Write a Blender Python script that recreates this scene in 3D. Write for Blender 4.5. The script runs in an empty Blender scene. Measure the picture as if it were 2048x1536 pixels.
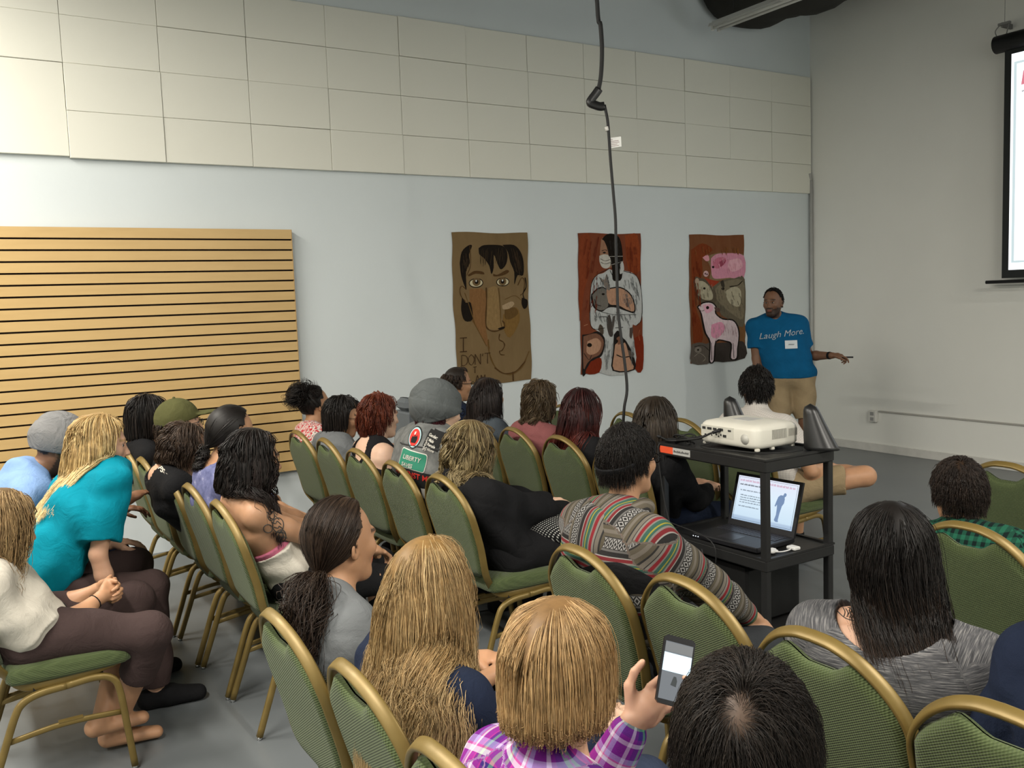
import bpy, math, random
import numpy as np
from mathutils import Vector, Matrix
rng = np.random.default_rng(7); random.seed(7)
scn = bpy.context.scene
COL = scn.collection
# ---------------------------------------------------------------- camera
FPX, YAW, PITCH, ROLL, EYE = 1809.9, .559, .0922, -.0355, 1.69
V = lambda *a: np.array(a, float)
CF = V(math.sin(YAW)*math.cos(PITCH), math.cos(YAW)*math.cos(PITCH), -math.sin(PITCH))
_r = np.cross(CF, [0, 0, 1]); _r /= np.linalg.norm(_r); _u = np.cross(_r, CF)
CR = _r*math.cos(ROLL)+_u*math.sin(ROLL); CU = -_r*math.sin(ROLL)+_u*math.cos(ROLL)
CO = V(0, 0, EYE)
cam = bpy.data.objects.new('camera', bpy.data.cameras.new('camera')); COL.objects.link(cam)
cam.data.sensor_width = 36; cam.data.lens = FPX/2048*36; cam.data.clip_start = .05
cam.matrix_world = Matrix(((CR[0], CU[0], -CF[0], 0), (CR[1], CU[1], -CF[1], 0), (CR[2], CU[2], -CF[2], EYE), (0, 0, 0, 1)))
scn.camera = cam
def ray(x, y): return CF+CR*(x-1024)/FPX+CU*(768-y)/FPX
def atx(x, y, X): d = ray(x, y); return CO+d*X/d[0]
def aty(x, y, Y): d = ray(x, y); return CO+d*Y/d[1]
def atz(x, y, Z): d = ray(x, y); return CO+d*(Z-EYE)/d[2]
def atd(x, y, D): return CO+ray(x, y)*D
# ---------------------------------------------------------------- world, exposure
w = bpy.data.worlds.new('world'); scn.world = w; w.use_nodes = True
w.node_tree.nodes['Background'].inputs[0].default_value = (.5, .55, .6, 1)
w.node_tree.nodes['Background'].inputs[1].default_value = .02
vs = scn.view_settings; vs.view_transform = 'Standard'; vs.look = 'None'; vs.gamma = 1; vs.exposure = 0.08; vs.use_curve_mapping = False
# ---------------------------------------------------------------- the tube lights that are on (their fittings are built below)
LAMPS = [(-.9, 4.9, 4.12, 185), (-.9, 1.6, 4.12, 190), (-3.6, 4.6, 4.12, 105), (-3.6, .6, 4.12, 110), (2.6, -1.4, 4.12, 225), (5.6, -2.6, 4.12, 160)]
LAMPCOL = (1.0, .945, .85)
for i, (x, y, z, p) in enumerate(LAMPS):
    L = bpy.data.lights.new('tube_light', 'AREA'); L.shape = 'RECTANGLE'; L.size = .18; L.size_y = 2.3; L.energy = p; L.color = LAMPCOL
    o = bpy.data.objects.new('tube_light', L); COL.objects.link(o); o.location = (x, y, z)

# ---------------------------------------------------------------- materials
class NT:
    def __init__(s, name):
        s.m = bpy.data.materials.new(name); s.m.use_nodes = True; s.t = s.m.node_tree; s.b = s.t.nodes['Principled BSDF']
    def n(s, typ, ins=(), **kw):
        d = s.t.nodes.new(typ)
        for k, v in kw.items(): setattr(d, k, v)
        for k, v in (ins.items() if isinstance(ins, dict) else enumerate(ins)):
            if v is None: continue
            if isinstance(v, bpy.types.NodeSocket): s.t.links.new(v, d.inputs[k])
            else: d.inputs[k].default_value = v
        return d
    def math(s, op, a, b=None, c=None): return s.n('ShaderNodeMath', [a, b, c], operation=op).outputs[0]
    def mix(s, f, a, b, mode='MIX'):
        d = s.t.nodes.new('ShaderNodeMix'); d.data_type = 'RGBA'; d.blend_type = mode
        for i, v in ((0, f), (6, a), (7, b)):
            if isinstance(v, bpy.types.NodeSocket): s.t.links.new(v, d.inputs[i])
            else: d.inputs[i].default_value = v if i == 0 else c4(v)
        return d.outputs[2]
    def ramp(s, f, stops, const=False):
        d = s.t.nodes.new('ShaderNodeValToRGB'); s.t.links.new(f, d.inputs[0]); r = d.color_ramp
        if const: r.interpolation = 'CONSTANT'
        while len(r.elements) < len(stops): r.elements.new(.5)
        for e, (p, c) in zip(r.elements, stops): e.position = p; e.color = c4(c)
        return d.outputs[0]
    def obj(s): return s.n('ShaderNodeTexCoord').outputs['Object']
    def attr(s, name): return s.n('ShaderNodeAttribute', attribute_name=name)
    def noise(s, vec, scale, detail=3, rough=.5, dist=0):
        return s.n('ShaderNodeTexNoise', {'Vector': vec, 'Scale': scale, 'Detail': detail, 'Roughness': rough, 'Distortion': dist}).outputs[0]
    def sep(s, v): return s.n('ShaderNodeSeparateXYZ', [v]).outputs
    def vscale(s, v, sc): return s.n('ShaderNodeVectorMath', [v, sc], operation='MULTIPLY').outputs[0]
    def bump(s, h, st=.3, dist=.002):
        s.t.links.new(s.n('ShaderNodeBump', {'Height': h, 'Strength': st, 'Distance': dist}).outputs[0], s.b.inputs['Normal'])
    def out(s, col=None, rough=.8, metal=0, spec=.3, sheen=0):
        if col is not None:
            if isinstance(col, bpy.types.NodeSocket): s.t.links.new(col, s.b.inputs['Base Color'])
            else: s.b.inputs['Base Color'].default_value = c4(col)
        s.b.inputs['Roughness'].default_value = rough; s.b.inputs['Metallic'].default_value = metal
        s.b.inputs['Specular IOR Level'].default_value = spec
        if sheen: s.b.inputs['Sheen Weight'].default_value = sheen
        return s.m
def lin(c): return tuple((v/255/12.92 if v/255 <= .04045 else ((v/255+.055)/1.055)**2.4) for v in c)
def c4(c): return (c[0], c[1], c[2], 1)
def mul(c, k): return tuple(v*k for v in c)
_mc = {}
def plain(name, col, rough=.7, metal=0, spec=.4, var=.12, scale=12, bump=0, bscale=60):
    if name in _mc: return _mc[name]
    t = NT(name); o = t.obj(); f = t.noise(o, scale)
    if bump: t.bump(t.noise(o, bscale, 4), bump)
    _mc[name] = t.out(t.mix(f, mul(col, 1-var), mul(col, 1+var)), rough, metal, spec); return _mc[name]
def glow(name, col, e):
    t = NT(name); t.out((.0, .0, .0), .4); t.b.inputs['Emission Color'].default_value = c4(col); t.b.inputs['Emission Strength'].default_value = e
    _mc[name] = t.m; return t.m
def vcol(name, rough=.6, spec=.35, sss=0, sheen=0, nz=.15, nsc=40):
    t = NT(name); c = t.attr('Col').outputs['Color']; f = t.noise(t.obj(), nsc, 3)
    k = t.ramp(f, [(.2, (1-nz,)*3), (.8, (1+nz,)*3)])
    t.out(t.mix(1.0, c, k, 'MULTIPLY'), rough, 0, spec, sheen)
    if sss:
        t.b.inputs['Subsurface Weight'].default_value = sss; t.b.inputs['Subsurface Scale'].default_value = .01; t.b.inputs['Subsurface Radius'].default_value = (1, .4, .2)
    return t.m
def cloth(name, col, bump=.25, var=.15, rough=.9, sheen=.0):
    if name in _mc: return _mc[name]
    t = NT(name); o = t.obj(); f = t.noise(o, 14, 4); g = t.noise(o, 500, 2)
    t.bump(t.math('ADD', t.math('MULTIPLY', g, .5), t.math('MULTIPLY', t.noise(o, 11, 4, .55, 1.2), 5.)), bump*1.4, .006)
    _mc[name] = t.out(t.mix(f, mul(col, 1-var), mul(col, 1+var)), rough, 0, .15, sheen); return _mc[name]
def uvwcloth(name, build, rough=.9):
    t = NT(name); a = t.attr('uvw').outputs['Vector']; x = t.sep(a); o = t.obj()
    c = build(t, x[0], x[1], a, o); t.bump(t.noise(o, 300, 2), .2, .003)
    return t.out(c, rough, 0, .15)
def fract(t, v, per, off=0): return t.math('FRACT', t.math('DIVIDE', t.math('ADD', v, off), per))

# ---------------------------------------------------------------- objects
def link(o, parent=None):
    COL.objects.link(o)
    if parent is not None: o.parent = parent
    return o
def tag(o, label=None, cat=None, group=None, kind=None):
    for k, v in (('label', label), ('category', cat), ('group', group), ('kind', kind)):
        if v: o[k] = v
    return o
def empty(name, loc=(0, 0, 0), rz=0):
    o = bpy.data.objects.new(name, None); o.empty_display_size = .1; COL.objects.link(o); o.location = loc; o.rotation_euler = (0, 0, rz); return o
def arrmesh(name, vs_, faces, mats, smooth=True, cols=None, uvw=None, mi=None):
    me = bpy.data.meshes.new(name); vs_ = np.asarray(vs_, np.float32); faces = np.asarray(faces, np.int32)
    n, k = faces.shape
    me.vertices.add(len(vs_)); me.vertices.foreach_set('co', vs_.ravel())
    me.loops.add(n*k); me.loops.foreach_set('vertex_index', faces.ravel())
    me.polygons.add(n); me.polygons.foreach_set('loop_start', np.arange(0, n*k, k, dtype=np.int32))
    try: me.polygons.foreach_set('loop_total', np.full(n, k, np.int32))
    except Exception: pass
    if smooth: me.polygons.foreach_set('use_smooth', np.ones(n, bool))
    if mi is not None: me.polygons.foreach_set('material_index', np.asarray(mi, np.int32))
    if cols is not None:
        a = me.color_attributes.new('Col', 'FLOAT_COLOR', 'POINT'); c = np.ones((len(vs_), 4), np.float32); c[:, :3] = cols; a.data.foreach_set('color', c.ravel())
    if uvw is not None:
        a = me.attributes.new('uvw', 'FLOAT_VECTOR', 'POINT'); a.data.foreach_set('vector', np.asarray(uvw, np.float32).ravel())
    me.update(calc_edges=True); me.validate()
    for m in (mats if isinstance(mats, (list, tuple)) else [mats]): me.materials.append(m)
    return me
class MB:
    """collects shapes into one mesh"""
    def __init__(s): s.v = []; s.f = []; s.mi = []; s.cur = 0; s.sm = []; s.smooth = False
    def add(s, vs_, fs):
        b = len(s.v); s.v += [tuple(map(float, p)) for p in vs_]
        for f in fs: s.f.append([b+i for i in f]); s.mi.append(s.cur); s.sm.append(s.smooth)
    def box(s, lo, hi, bev=0):
        (a, b, c), (d, e, f) = lo, hi
        if bev <= 0:
            s.add([(a, b, c), (d, b, c), (d, e, c), (a, e, c), (a, b, f), (d, b, f), (d, e, f), (a, e, f)], [(3, 2, 1, 0), (4, 5, 6, 7), (0, 1, 5, 4), (1, 2, 6, 5), (2, 3, 7, 6), (3, 0, 4, 7)]); return
        # chamfered prism along z with chamfered top and bottom rims
        def ring(i, z): return [(a+i+bev, b+i, z), (d-i-bev, b+i, z), (d-i, b+i+bev, z), (d-i, e-i-bev, z), (d-i-bev, e-i, z), (a+i+bev, e-i, z), (a+i, e-i-bev, z), (a+i, b+i+bev, z)]
        s.loft([ring(bev, c), ring(0, c+bev), ring(0, f-bev), ring(bev, f)])
    def loft(s, rings, caps=True, closed=True):
        n = len(rings[0]); vs_ = [p for r in rings for p in r]; fs = []
        for i in range(len(rings)-1):
            for j in range(n if closed else n-1):
                k = (j+1) % n; fs.append((i*n+j, i*n+k, (i+1)*n+k, (i+1)*n+j))
        if caps: fs += [tuple(range(n))[::-1], tuple((len(rings)-1)*n+j for j in range(n))]
        s.add(vs_, fs)
    def tube(s, pts, r, n=8, caps=True, flat=None, up=None, r2=None):
        """sweep; flat=(w,h) half sizes gives a rounded-rectangle section"""
        pts = [np.array(p, float) for p in pts]; N = len(pts); T = []
        for i in range(N):
            t = pts[min(i+1, N-1)]-pts[max(i-1, 0)]; T.append(t/(np.linalg.norm(t)+1e-9))
        a = np.array(up, float) if up is not None else (V(0, 0, 1) if abs(T[0][2]) < .9 else V(1, 0, 0))
        a = a-T[0]*(a@T[0]); a /= np.linalg.norm(a); rings = []
        for i in range(N):
            a = a-T[i]*(a@T[i]); a /= np.linalg.norm(a); b = np.cross(T[i], a)
            ri = r if r2 is None else r+(r2-r)*i/(N-1)
            if isinstance(ri, (list, tuple)): ri = ri[i]
            ring = []
            for j in range(n):
                q = 2*math.pi*(j+.5)/n; c, d = math.cos(q), math.sin(q)
                if flat:
                    c = math.copysign(abs(c)**.55, c)*flat[0]; d = math.copysign(abs(d)**.55, d)*flat[1]
                else: c *= ri; d *= ri
                ring.append(pts[i]+a*c+b*d)
            rings.append(ring)
        sm = s.smooth; s.smooth = True; s.loft(rings, caps); s.smooth = sm
    def cyl(s, a, b, r, r2=None, n=20): s.tube([a, b], r, n, r2=r if r2 is None else r2)
    def ball(s, c, r, n=12, m=8):
        r = (r, r, r) if not hasattr(r, '__len__') else r; rings = []
        for i in range(1, m):
            t = math.pi*i/m; rings.append([(c[0]+r[0]*math.sin(t)*math.cos(2*math.pi*j/n), c[1]+r[1]*math.sin(t)*math.sin(2*math.pi*j/n), c[2]-r[2]*math.cos(t)) for j in range(n)])
        sm = s.smooth; s.smooth = True; s.loft(rings, True); s.smooth = sm
    def poly(s, pts, mat=0):
        s.cur = mat; s.add(pts, [tuple(range(len(pts)))])
    def mesh(s, name, mats):
        me = bpy.data.meshes.new(name); me.from_pydata(s.v, [], s.f); me.polygons.foreach_set('use_smooth', s.sm); me.polygons.foreach_set('material_index', s.mi)
        for m in (mats if isinstance(mats, (list, tuple)) else [mats]): me.materials.append(m)
        me.update(); return me
    def build(s, name, mats, parent=None, loc=None):
        o = bpy.data.objects.new(name, s.mesh(name, mats)); link(o, parent)
        if loc is not None: o.location = loc
        return o
def smoothpath(P, n=8):
    P = [np.array(p, float) for p in P]; out = []
    Q = [2*P[0]-P[1]]+P+[2*P[-1]-P[-2]]
    for i in range(1, len(Q)-2):
        a, b, c, d = Q[i-1:i+3]
        for k in range(n):
            t = k/n; out.append(.5*((2*b)+(-a+c)*t+(2*a-5*b+4*c-d)*t*t+(-a+3*b-3*c+d)*t**3))
    out.append(P[-1]); return out
def text_mesh(body, size, mat, ext=.0004, bold=0, align='LEFT'):
    cu = bpy.data.curves.new('txt', 'FONT'); cu.body = body; cu.size = size; cu.extrude = ext; cu.offset = bold; cu.align_x = align; cu.resolution_u = 3; cu.shear = .15
    o = bpy.data.objects.new('txt', cu); COL.objects.link(o); dg = bpy.context.evaluated_depsgraph_get(); dg.update()
    me = bpy.data.meshes.new_from_object(o.evaluated_get(dg)); bpy.data.objects.remove(o); me.materials.clear(); me.materials.append(mat); return me
def text_obj(name, body, size, mat, origin, xdir, ydir, parent=None, bold=0, align='LEFT', proj=None):
    """flat lettering laid along xdir/ydir, parent-local; proj=(bvh, dir, lift) presses it onto a surface"""
    me = text_mesh(body, size, mat, bold=bold, align=align)
    if proj:
        import bmesh
        bm = bmesh.new(); bm.from_mesh(me)
        for _ in range(3):
            E_ = [e for e in bm.edges if e.calc_length() > size*.16]
            if E_: bmesh.ops.subdivide_edges(bm, edges=E_, cuts=1, use_grid_fill=False); bmesh.ops.triangulate(bm, faces=[f for f in bm.faces if len(f.verts) > 3])
        bm.to_mesh(me); bm.free()
    X = Vector(xdir); Y = Vector(ydir); N = X.cross(Y); O = Vector(origin)
    for v in me.vertices:
        p = O+X*v.co.x+Y*v.co.y+N*v.co.z
        if proj:
            h = proj[0].ray_cast(p, Vector(proj[1]))
            if h[0] is None: h = proj[0].find_nearest(p+Vector(proj[1])*.25)
            p = h[0]-Vector(proj[1])*proj[2]
        v.co = p
    o = bpy.data.objects.new(name, me); return link(o, parent)
def bvh_of(me):
    from mathutils.bvhtree import BVHTree
    return BVHTree.FromPolygons([v.co.copy() for v in me.vertices], [tuple(p.vertices) for p in me.polygons])
def copy_tree(o, parent=None):
    c = o.copy(); COL.objects.link(c); c.parent = parent
    for ch in list(o.children): copy_tree(ch, c)
    return c
# ================================================================ the room
WY, WX = 6.67, 8.07           # the long wall and the wall behind the speaker
def wallmat(name, col, bump=.15):
    t = NT(name); o = t.obj(); f = t.noise(o, 1.3, 4); g = t.noise(o, 45, 5)
    t.bump(g, bump, .003); return t.out(t.mix(f, mul(col, .94), mul(col, 1.05)), .75, 0, .3)
def slab(name, lo, hi, m):
    b = MB(); b.box(lo, hi); return tag(b.build(name, m), kind='structure')
M_wall = wallmat('wall_paint_grey', (.66, .71, .715)); M_front = wallmat('wall_paint_warm', (.79, .79, .74), .1)
t = NT('painted_concrete'); o = t.obj(); f = t.noise(o, 1.2, 6, .6); g = t.noise(o, 30, 5)
t.bump(g, .1, .002); M_floor = t.out(t.mix(f, (.105, .118, .124), (.165, .178, .184)), .33, 0, .5)
M_dark = plain('dark_deck', (.03, .03, .03), .9)
slab('floor', (-6, -4, -.1), (WX+.2, WY+.2, 0), M_floor)
slab('wall_left', (-6, WY, 0), (WX+.2, WY+.2, 5.2), M_wall)
slab('wall_front', (WX, -4, 0), (WX+.2, WY, 5.2), M_front)
slab('wall_back', (-6.2, -4, 0), (-6, WY+.2, 5.2), M_wall)
slab('wall_right', (-6, -4.2, 0), (WX+.2, -4, 5.2), M_wall)
slab('ceiling', (-6, -4, 5.0), (WX+.2, WY+.2, 5.2), M_dark)
M_trim = plain('white_trim', (.62, .61, .57), .5)
b = MB(); b.box((WX-.015, -4, 0), (WX, WY, .085), .003); tag(b.build('baseboard_front', M_trim), kind='structure')
b = MB(); b.cyl((WX-.03, WY-.03, 0), (WX-.03, WY-.03, 2.86), .017, n=12); b.cyl((WX-.03, WY-.03, 2.86), (WX-.06, WY-.04, 2.93), .012, n=12)
tag(b.build('trim_1', plain('conduit_paint', (.42, .42, .40), .5)), 'painted vertical conduit pipe in the room corner behind the speaker', 'pipe', kind='structure')
# outlet and surface raceway
r = empty('wall_outlet', (WX-.001, 5.87, .37)); tag(r, 'small white electrical outlet box low on the front wall', 'outlet')
b = MB(); b.box((-.045, -.045, -.06), (0, .045, .06), .006); b.build('outlet_box', M_trim, r)
b = MB(); b.box((-.048, -.02, .01), (-.0445, .02, .045)); b.box((-.048, -.02, -.045), (-.0445, .02, -.01)); b.build('socket', plain('socket_grey', (.3, .3, .29), .5), r)
b = MB(); b.box((WX-.014, -2, .415), (WX, 5.82, .432), .003)
tag(b.build('cable_raceway', plain('raceway', (.40, .385, .35), .5)), 'thin surface cable raceway running right from the outlet on the front wall', 'cable cover')
# acoustic panels 2 ft x 1 ft
M_panel = NT('acoustic_panel'); o = M_panel.obj(); M_panel.bump(M_panel.noise(o, 90, 4), .12, .002)
M_panel = M_panel.out(M_panel.mix(M_panel.noise(o, .8, 3), (.73, .725, .635), (.80, .79, .70)), .85, 0, .2)
names = ['top', 'second', 'third', 'lowest']; proto = {}
def panel_mesh(w_, h_):
    b = MB(); e = .0022; t_ = .03
    r0 = [(0, 0, 0), (w_, 0, 0), (w_, 0, h_), (0, 0, h_)]
    r1 = [(0, -t_+e, 0), (w_, -t_+e, 0), (w_, -t_+e, h_), (0, -t_+e, h_)]
    r2 = [(e, -t_, e), (w_-e, -t_, e), (w_-e, -t_, h_-e), (e, -t_, h_-e)]
    b.loft([r0, r1, r2]); return b.mesh('acoustic_panel', M_panel)
PM = panel_mesh(.6005, .3025)
for c in range(-3, 12):
    for k in range(4):
        wd = PM
        x0 = .8004+c*.6035
        o = bpy.data.objects.new('acoustic_panel', wd); COL.objects.link(o)
        jx, jz = random.uniform(-.001, .001), random.uniform(-.001, .001)
        if k == 0 and c < 0: jz -= -.012
        o.location = (x0+.0015+jx, WY-random.choice([0, 0, .001, .003, .007]), 2.72+k*.305+.002+jz); o.rotation_euler = (0, random.uniform(-.0015, .0015), 0)
        side = 'column %s' % (['just left of', 'right of'][0])
        cn = ['first', 'second', 'third', 'fourth', 'fifth', 'sixth', 'seventh', 'eighth', 'ninth', 'tenth', 'eleventh', 'twelfth']
        n_ = 11-c
        if c >= 0: lab = 'cream acoustic panel in the %s row, %s column from the room corner' % (names[3-k], cn[n_])
        elif c == -1: lab = 'cream acoustic panel in the %s row, cut by the left edge of the photo' % names[3-k]
        else: lab = 'cream acoustic panel in the %s row, %s column beyond the left edge of the photo' % (names[3-k], {-2: 'first', -3: 'second'}[c])
        tag(o, lab, 'wall panel', 'cream acoustic panels on the long wall')
# slatwall board
r = empty('slatwall_board', (2.25, WY-.026, .47)); tag(r, 'light maple slatwall display board with dark horizontal grooves on the long wall', 'slatwall')
M_maple = NT('maple_veneer'); o = M_maple.obj(); s1 = M_maple.vscale(o, (1.2, 1, 9)); nn = M_maple.noise(s1, 2.2, 5, .6, .4); n2 = M_maple.noise(o, 1.1, 2)
cc = M_maple.mix(nn, (.47, .30, .11), (.60, .41, .17)); cc = M_maple.mix(M_maple.math('MULTIPLY', n2, .35), cc, (.70, .50, .25)); M_maple = M_maple.out(cc, .45, 0, .4)
b = MB(); b.box((-7.3, -.012, 0), (0, .018, 1.80)); b.build('backing', plain('groove_shadow', (.012, .006, .004), .9), r)
b = MB(); N = 24; sp = 1.80/N
for i in range(N):
    z0 = i*sp+.0062; z1 = (i+1)*sp-.0062
    if i == N-1: z1 = 1.80
    if i == 0: z0 = 0
    b.box((-7.3, -.035, z0), (0, -.012, z1))
b.build('slat_panel', M_maple, r)
b = MB(); b.box((.0005, -.035, 0), (.004, .02, 1.8)); b.build('edge_band', plain('edge_band', (.42, .26, .10), .5), r)

# ceiling: fabric-wrapped duct, tube fittings
M_duct = plain('black_duct_wrap', (.022, .021, .017), .95, bump=.6, bscale=8)
b = MB(); b.smooth = True; rings = []
for i in range(90):
    y = 6.6-i*.11; rr = []
    for j in range(28):
        q = 2*math.pi*j/28; rad = .36*(1+.05*math.sin(3*q+y*4)+.06*math.sin(y*9+q)+.03*math.sin(y*23+2*q)) * (1 if i else .93)
        rr.append((6.98+rad*1.7*math.cos(q), y, 4.64+rad*.95*math.sin(q)))
    rings.append(rr)
b.loft(rings); tag(b.build('ceiling_duct', M_duct), 'dark wrapped duct hanging under the ceiling behind the white tube fitting', 'duct')
M_fix = plain('fixture_white', (.62, .62, .59), .45)
def fixture(x, y, z, length, lit):
    r = empty('strip_light', (x, y, z))
    b = MB(); h = length/2
    pr = [(-.07, .075), (-.035, .075), (-.03, .10), (.03, .10), (.035, .075), (.07, .075), (.085, .045), (.03, .055), (-.03, .055), (-.085, .045)]
    b.loft([[(p[0], -h, p[1]) for p in pr], [(p[0], h, p[1]) for p in pr]]); b.build('housing', M_fix, r)
    for sx in (-.04, .04):
        b = MB(); b.cyl((sx, -h+.03, .03), (sx, h-.03, .03), .014, n=12)
        b.build('fluorescent_tube', glow_tube if lit else M_tube, r)
        b = MB()
        for sy in (-1, 1): b.box((sx-.012, sy*(h-.015)-.012, .012), (sx+.012, sy*(h-.015)+.012, .06))
        b.build('lamp_holder', M_fix, r)
    b = MB()
    for sy in (-.8, .8): b.cyl((0, sy*h, .10), (0, sy*h, 5.0-z), .004, n=6)
    b.build('hanger_rod', M_dark, r); return r
M_tube = plain('tube_off', (.65, .65, .62), .3); glow_tube = glow('tube_on', (1, .9, .75), 3)
r = fixture(6.40, 5.18, 4.14, 2.44, False); tag(r, 'white twin tube strip light, switched off, above the corner by the speaker', 'light fixture')
for i, (x, y, z, p) in enumerate(LAMPS):
    r = fixture(x, y, z+.03, 2.44, True); tag(r, 'lit tube strip light overhead, %s' % ['behind the last row by the long wall', 'over the left aisle', 'at the far left by the long wall', 'at the far left behind the camera', 'behind the camera on the right', 'by the front wall on the right'][i], 'light fixture', 'lit strip lights overhead')

# projection screen on the front wall
r = empty('projection_screen', (WX-.15, 4.53, 1.70)); tag(r, 'pull-down projection screen showing a bright slide, cut by the right edge', 'projection screen')
M_blk = plain('black_satin', (.008, .008, .009), .5)
M_blk2 = plain('black_masking', (.010, .013, .013), .6)
b = MB(); b.tube([(0, .03, 2.04), (0, -2.9, 2.04)], .075, 20); b.build('housing', M_blk, r)
b = MB(); b.box((-.012, -2.9, .03), (-.008, -.055, 2.0)); b.build('masking', M_blk2, r)
M_scr = glow('projected_slide_glow', (.93, .97, 1), 1.55); M_scg = glow('slide_frame', (.60, .72, .74), 1.0); M_scr_t = glow('slide_red', (.72, .22, .28), 1.0); M_scd = glow('slide_dark', (.1, .1, .12), .6)  # slide colours emit light themselves, in place of the projector's beam
b = MB(); b.box((-.0135, -2.85, .10), (-.0125, -.115, 1.93)); b.build('screen_surface', M_scr, r)
b = MB(); b.box((-.0145, -2.8, .16), (-.014, -.138, .178)); b.box((-.0145, -2.8, 1.84), (-.014, -.138, 1.86)); b.box((-.0145, -.162, .16), (-.014, -.138, 1.86)); b.build('slide_border', M_scg, r)
text_obj('slide_title', 'E', .16, M_scr_t, (-.015, -.192, 1.66), (0, -1, 0), (0, 0, 1), r, bold=.003)
text_obj('slide_subtitle', '"A', .07, M_scd, (-.015, -.198, 1.56), (0, -1, 0), (0, 0, 1), r)
b = MB(); b.tube([(0, .09, .0), (0, -2.95, .0)], .016, 10); b.build('bottom_bar', M_blk, r)
b = MB(); b.box((-.03, -.10, 2.19), (.0, -.0, 2.21)); b.tube(smoothpath([(-.01, -.01, 2.2), (-.03, .02, 2.15), (-.01, .015, 2.1)], 4), .005, 6); b.cyl((-.01, -.09, 2.2), (-.005, -.06, 2.1), .005, n=6); b.box((.0, -.03, 2.18), (.15, -.01, 2.22)); b.cyl((-.01, -.05, 2.2), (-.01, -.05, 2.6), .002, n=5)
b.build('hanging_bracket', plain('bracket_grey', (.2, .2, .19), .5), r)

# ---------------------------------------------------------------- hanging cable
D0 = 4.75
def cd(x, y): return atd(x, y, D0)
M_cab = plain('cable_black', (.010, .010, .010), .6)
top = cd(1194, 0)
r = empty('hanging_cable', (top[0], top[1], 0)); tag(r, 'black electrical cord hanging from the ceiling with a white tag', 'cable')
L_ = lambda p: (p[0]-top[0], p[1]-top[1], p[2])
up = [L_((top[0]-.01, top[1], 5.0)), L_((top[0]-.01, top[1], 4.2))]
b = MB(); b.tube(smoothpath(up+[L_(cd(*p)) for p in ((1194, 0), (1201, 50), (1204, 100), (1202, 150), (1197, 180))], 5), .0115, 10); b.build('upper_cord', M_cab, r)
b = MB(); b.tube(smoothpath([L_(cd(*p)) for p in ((1209, 210), (1215, 240), (1218, 275), (1221, 320), (1227, 390), (1231, 440), (1232, 500), (1234, 560), (1236, 620), (1243, 680), (1250, 730), (1254, 780), (1248, 820), (1251, 860))]+[L_((2.98, 3.50, 1.0)), L_((2.99, 3.40, .985))], 5), .008, 8); b.build('lower_cord', M_cab, r)
b = MB(); b.tube(smoothpath([L_(cd(*p)) for p in ((1198, 178), (1191, 188), (1182, 200), (1181, 206), (1190, 210), (1200, 213), (1209, 212))], 4), .021, 10, flat=(.022, .014)); b.build('plug_connector', plain('plug_black', (.012, .012, .012), .35), r)
b = MB(); p0 = L_(cd(1213, 254)); b.tube([p0, L_(cd(1215, 262))], .011, 8); b.build('tape_band', M_trim, r)
a0, a1, a2, a3 = [np.array(L_(cd(*p))) for p in ((1216, 276), (1242, 273), (1243, 293), (1217, 297))]
b = MB(); e = CF*.003; b.loft([[a0, a1, a2, a3], [a0+e, a1+e, a2+e, a3+e]]); tg = b.build('paper_tag', plain('tag_white', (.75, .75, .72), .7), r)
b = MB()
for k, (u0, u1) in enumerate(((.1, .35), (.1, .8), (.1, .85), (.1, .7), (.1, .8))):
    vv = .18+k*.16; q = lambda u, v: a0*(1-u)*(1-v)+a1*u*(1-v)+a2*u*v+a3*(1-u)*v-CF*.001
    b.loft([[q(u0, vv), q(u1, vv), q(u1, vv+.05), q(u0, vv+.05)], [q(u0, vv)+CF*.0005, q(u1, vv)+CF*.0005, q(u1, vv+.05)+CF*.0005, q(u0, vv+.05)+CF*.0005]])
b.build('printed_lines', plain('print_grey', (.35, .25, .25), .8), tg)

# grey machine cases by the long wall
r = empty('equipment_case', (2.90, 6.2, 0)); tag(r, 'grey plastic equipment case stack against the wall beyond the red haired person', 'case')
M_gc = plain('grey_case', (.13, .145, .155), .5)
b = MB(); b.box((-.02, -.12, .0), (.20, .2, .60), .02); b.build('base_cabinet', M_gc, r)
b = MB(); b.box((-.01, -.10, .66), (.19, .18, .88), .012); b.box((-.0, -.06, .88), (.10, .15, .98), .03); b.build('upper_case', M_gc, r)
b = MB(); b.box((.0, -.1, .60), (.18, .17, .66)); b.build('tray', plain('case_dark', (.05, .06, .06), .5), r)
# ================================================================ banquet chairs
def sep_fabric():
    t = NT('green_weave'); o = t.obj(); s = t.sep(o)
    # small diagonal basket weave
    a = t.math('SINE', t.math('MULTIPLY', t.math('ADD', s[1], t.math('MULTIPLY', s[2], .55)), 760)); b_ = t.math('SINE', t.math('MULTIPLY', t.math('SUBTRACT', s[2], t.math('MULTIPLY', s[1], .25)), 620))
    wv = t.math('MULTIPLY', a, b_); n = t.noise(o, 9, 4)
    t.bump(t.math('ADD', wv, t.math('MULTIPLY', n, .5)), .55, .0025)
    k = t.ramp(t.math('MULTIPLY_ADD', wv, .5, .5), [(0, (.048, .070, .026)), (1, (.092, .122, .050))])
    c = t.mix(t.math('MULTIPLY', n, .5), k, (.10, .125, .048))
    return t.out(c, .85, 0, .2, .12)
M_green = sep_fabric()
t = NT('gold_frame'); o = t.obj(); M_gold = t.out(t.mix(t.noise(o, 20, 3), (.155, .105, .028), (.23, .16, .046)), .42, .3, .5)
M_glide = plain('chrome_glide', (.6, .6, .6), .15, 1); M_strapb = plain('black_under', (.01, .01, .01), .7)
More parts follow.
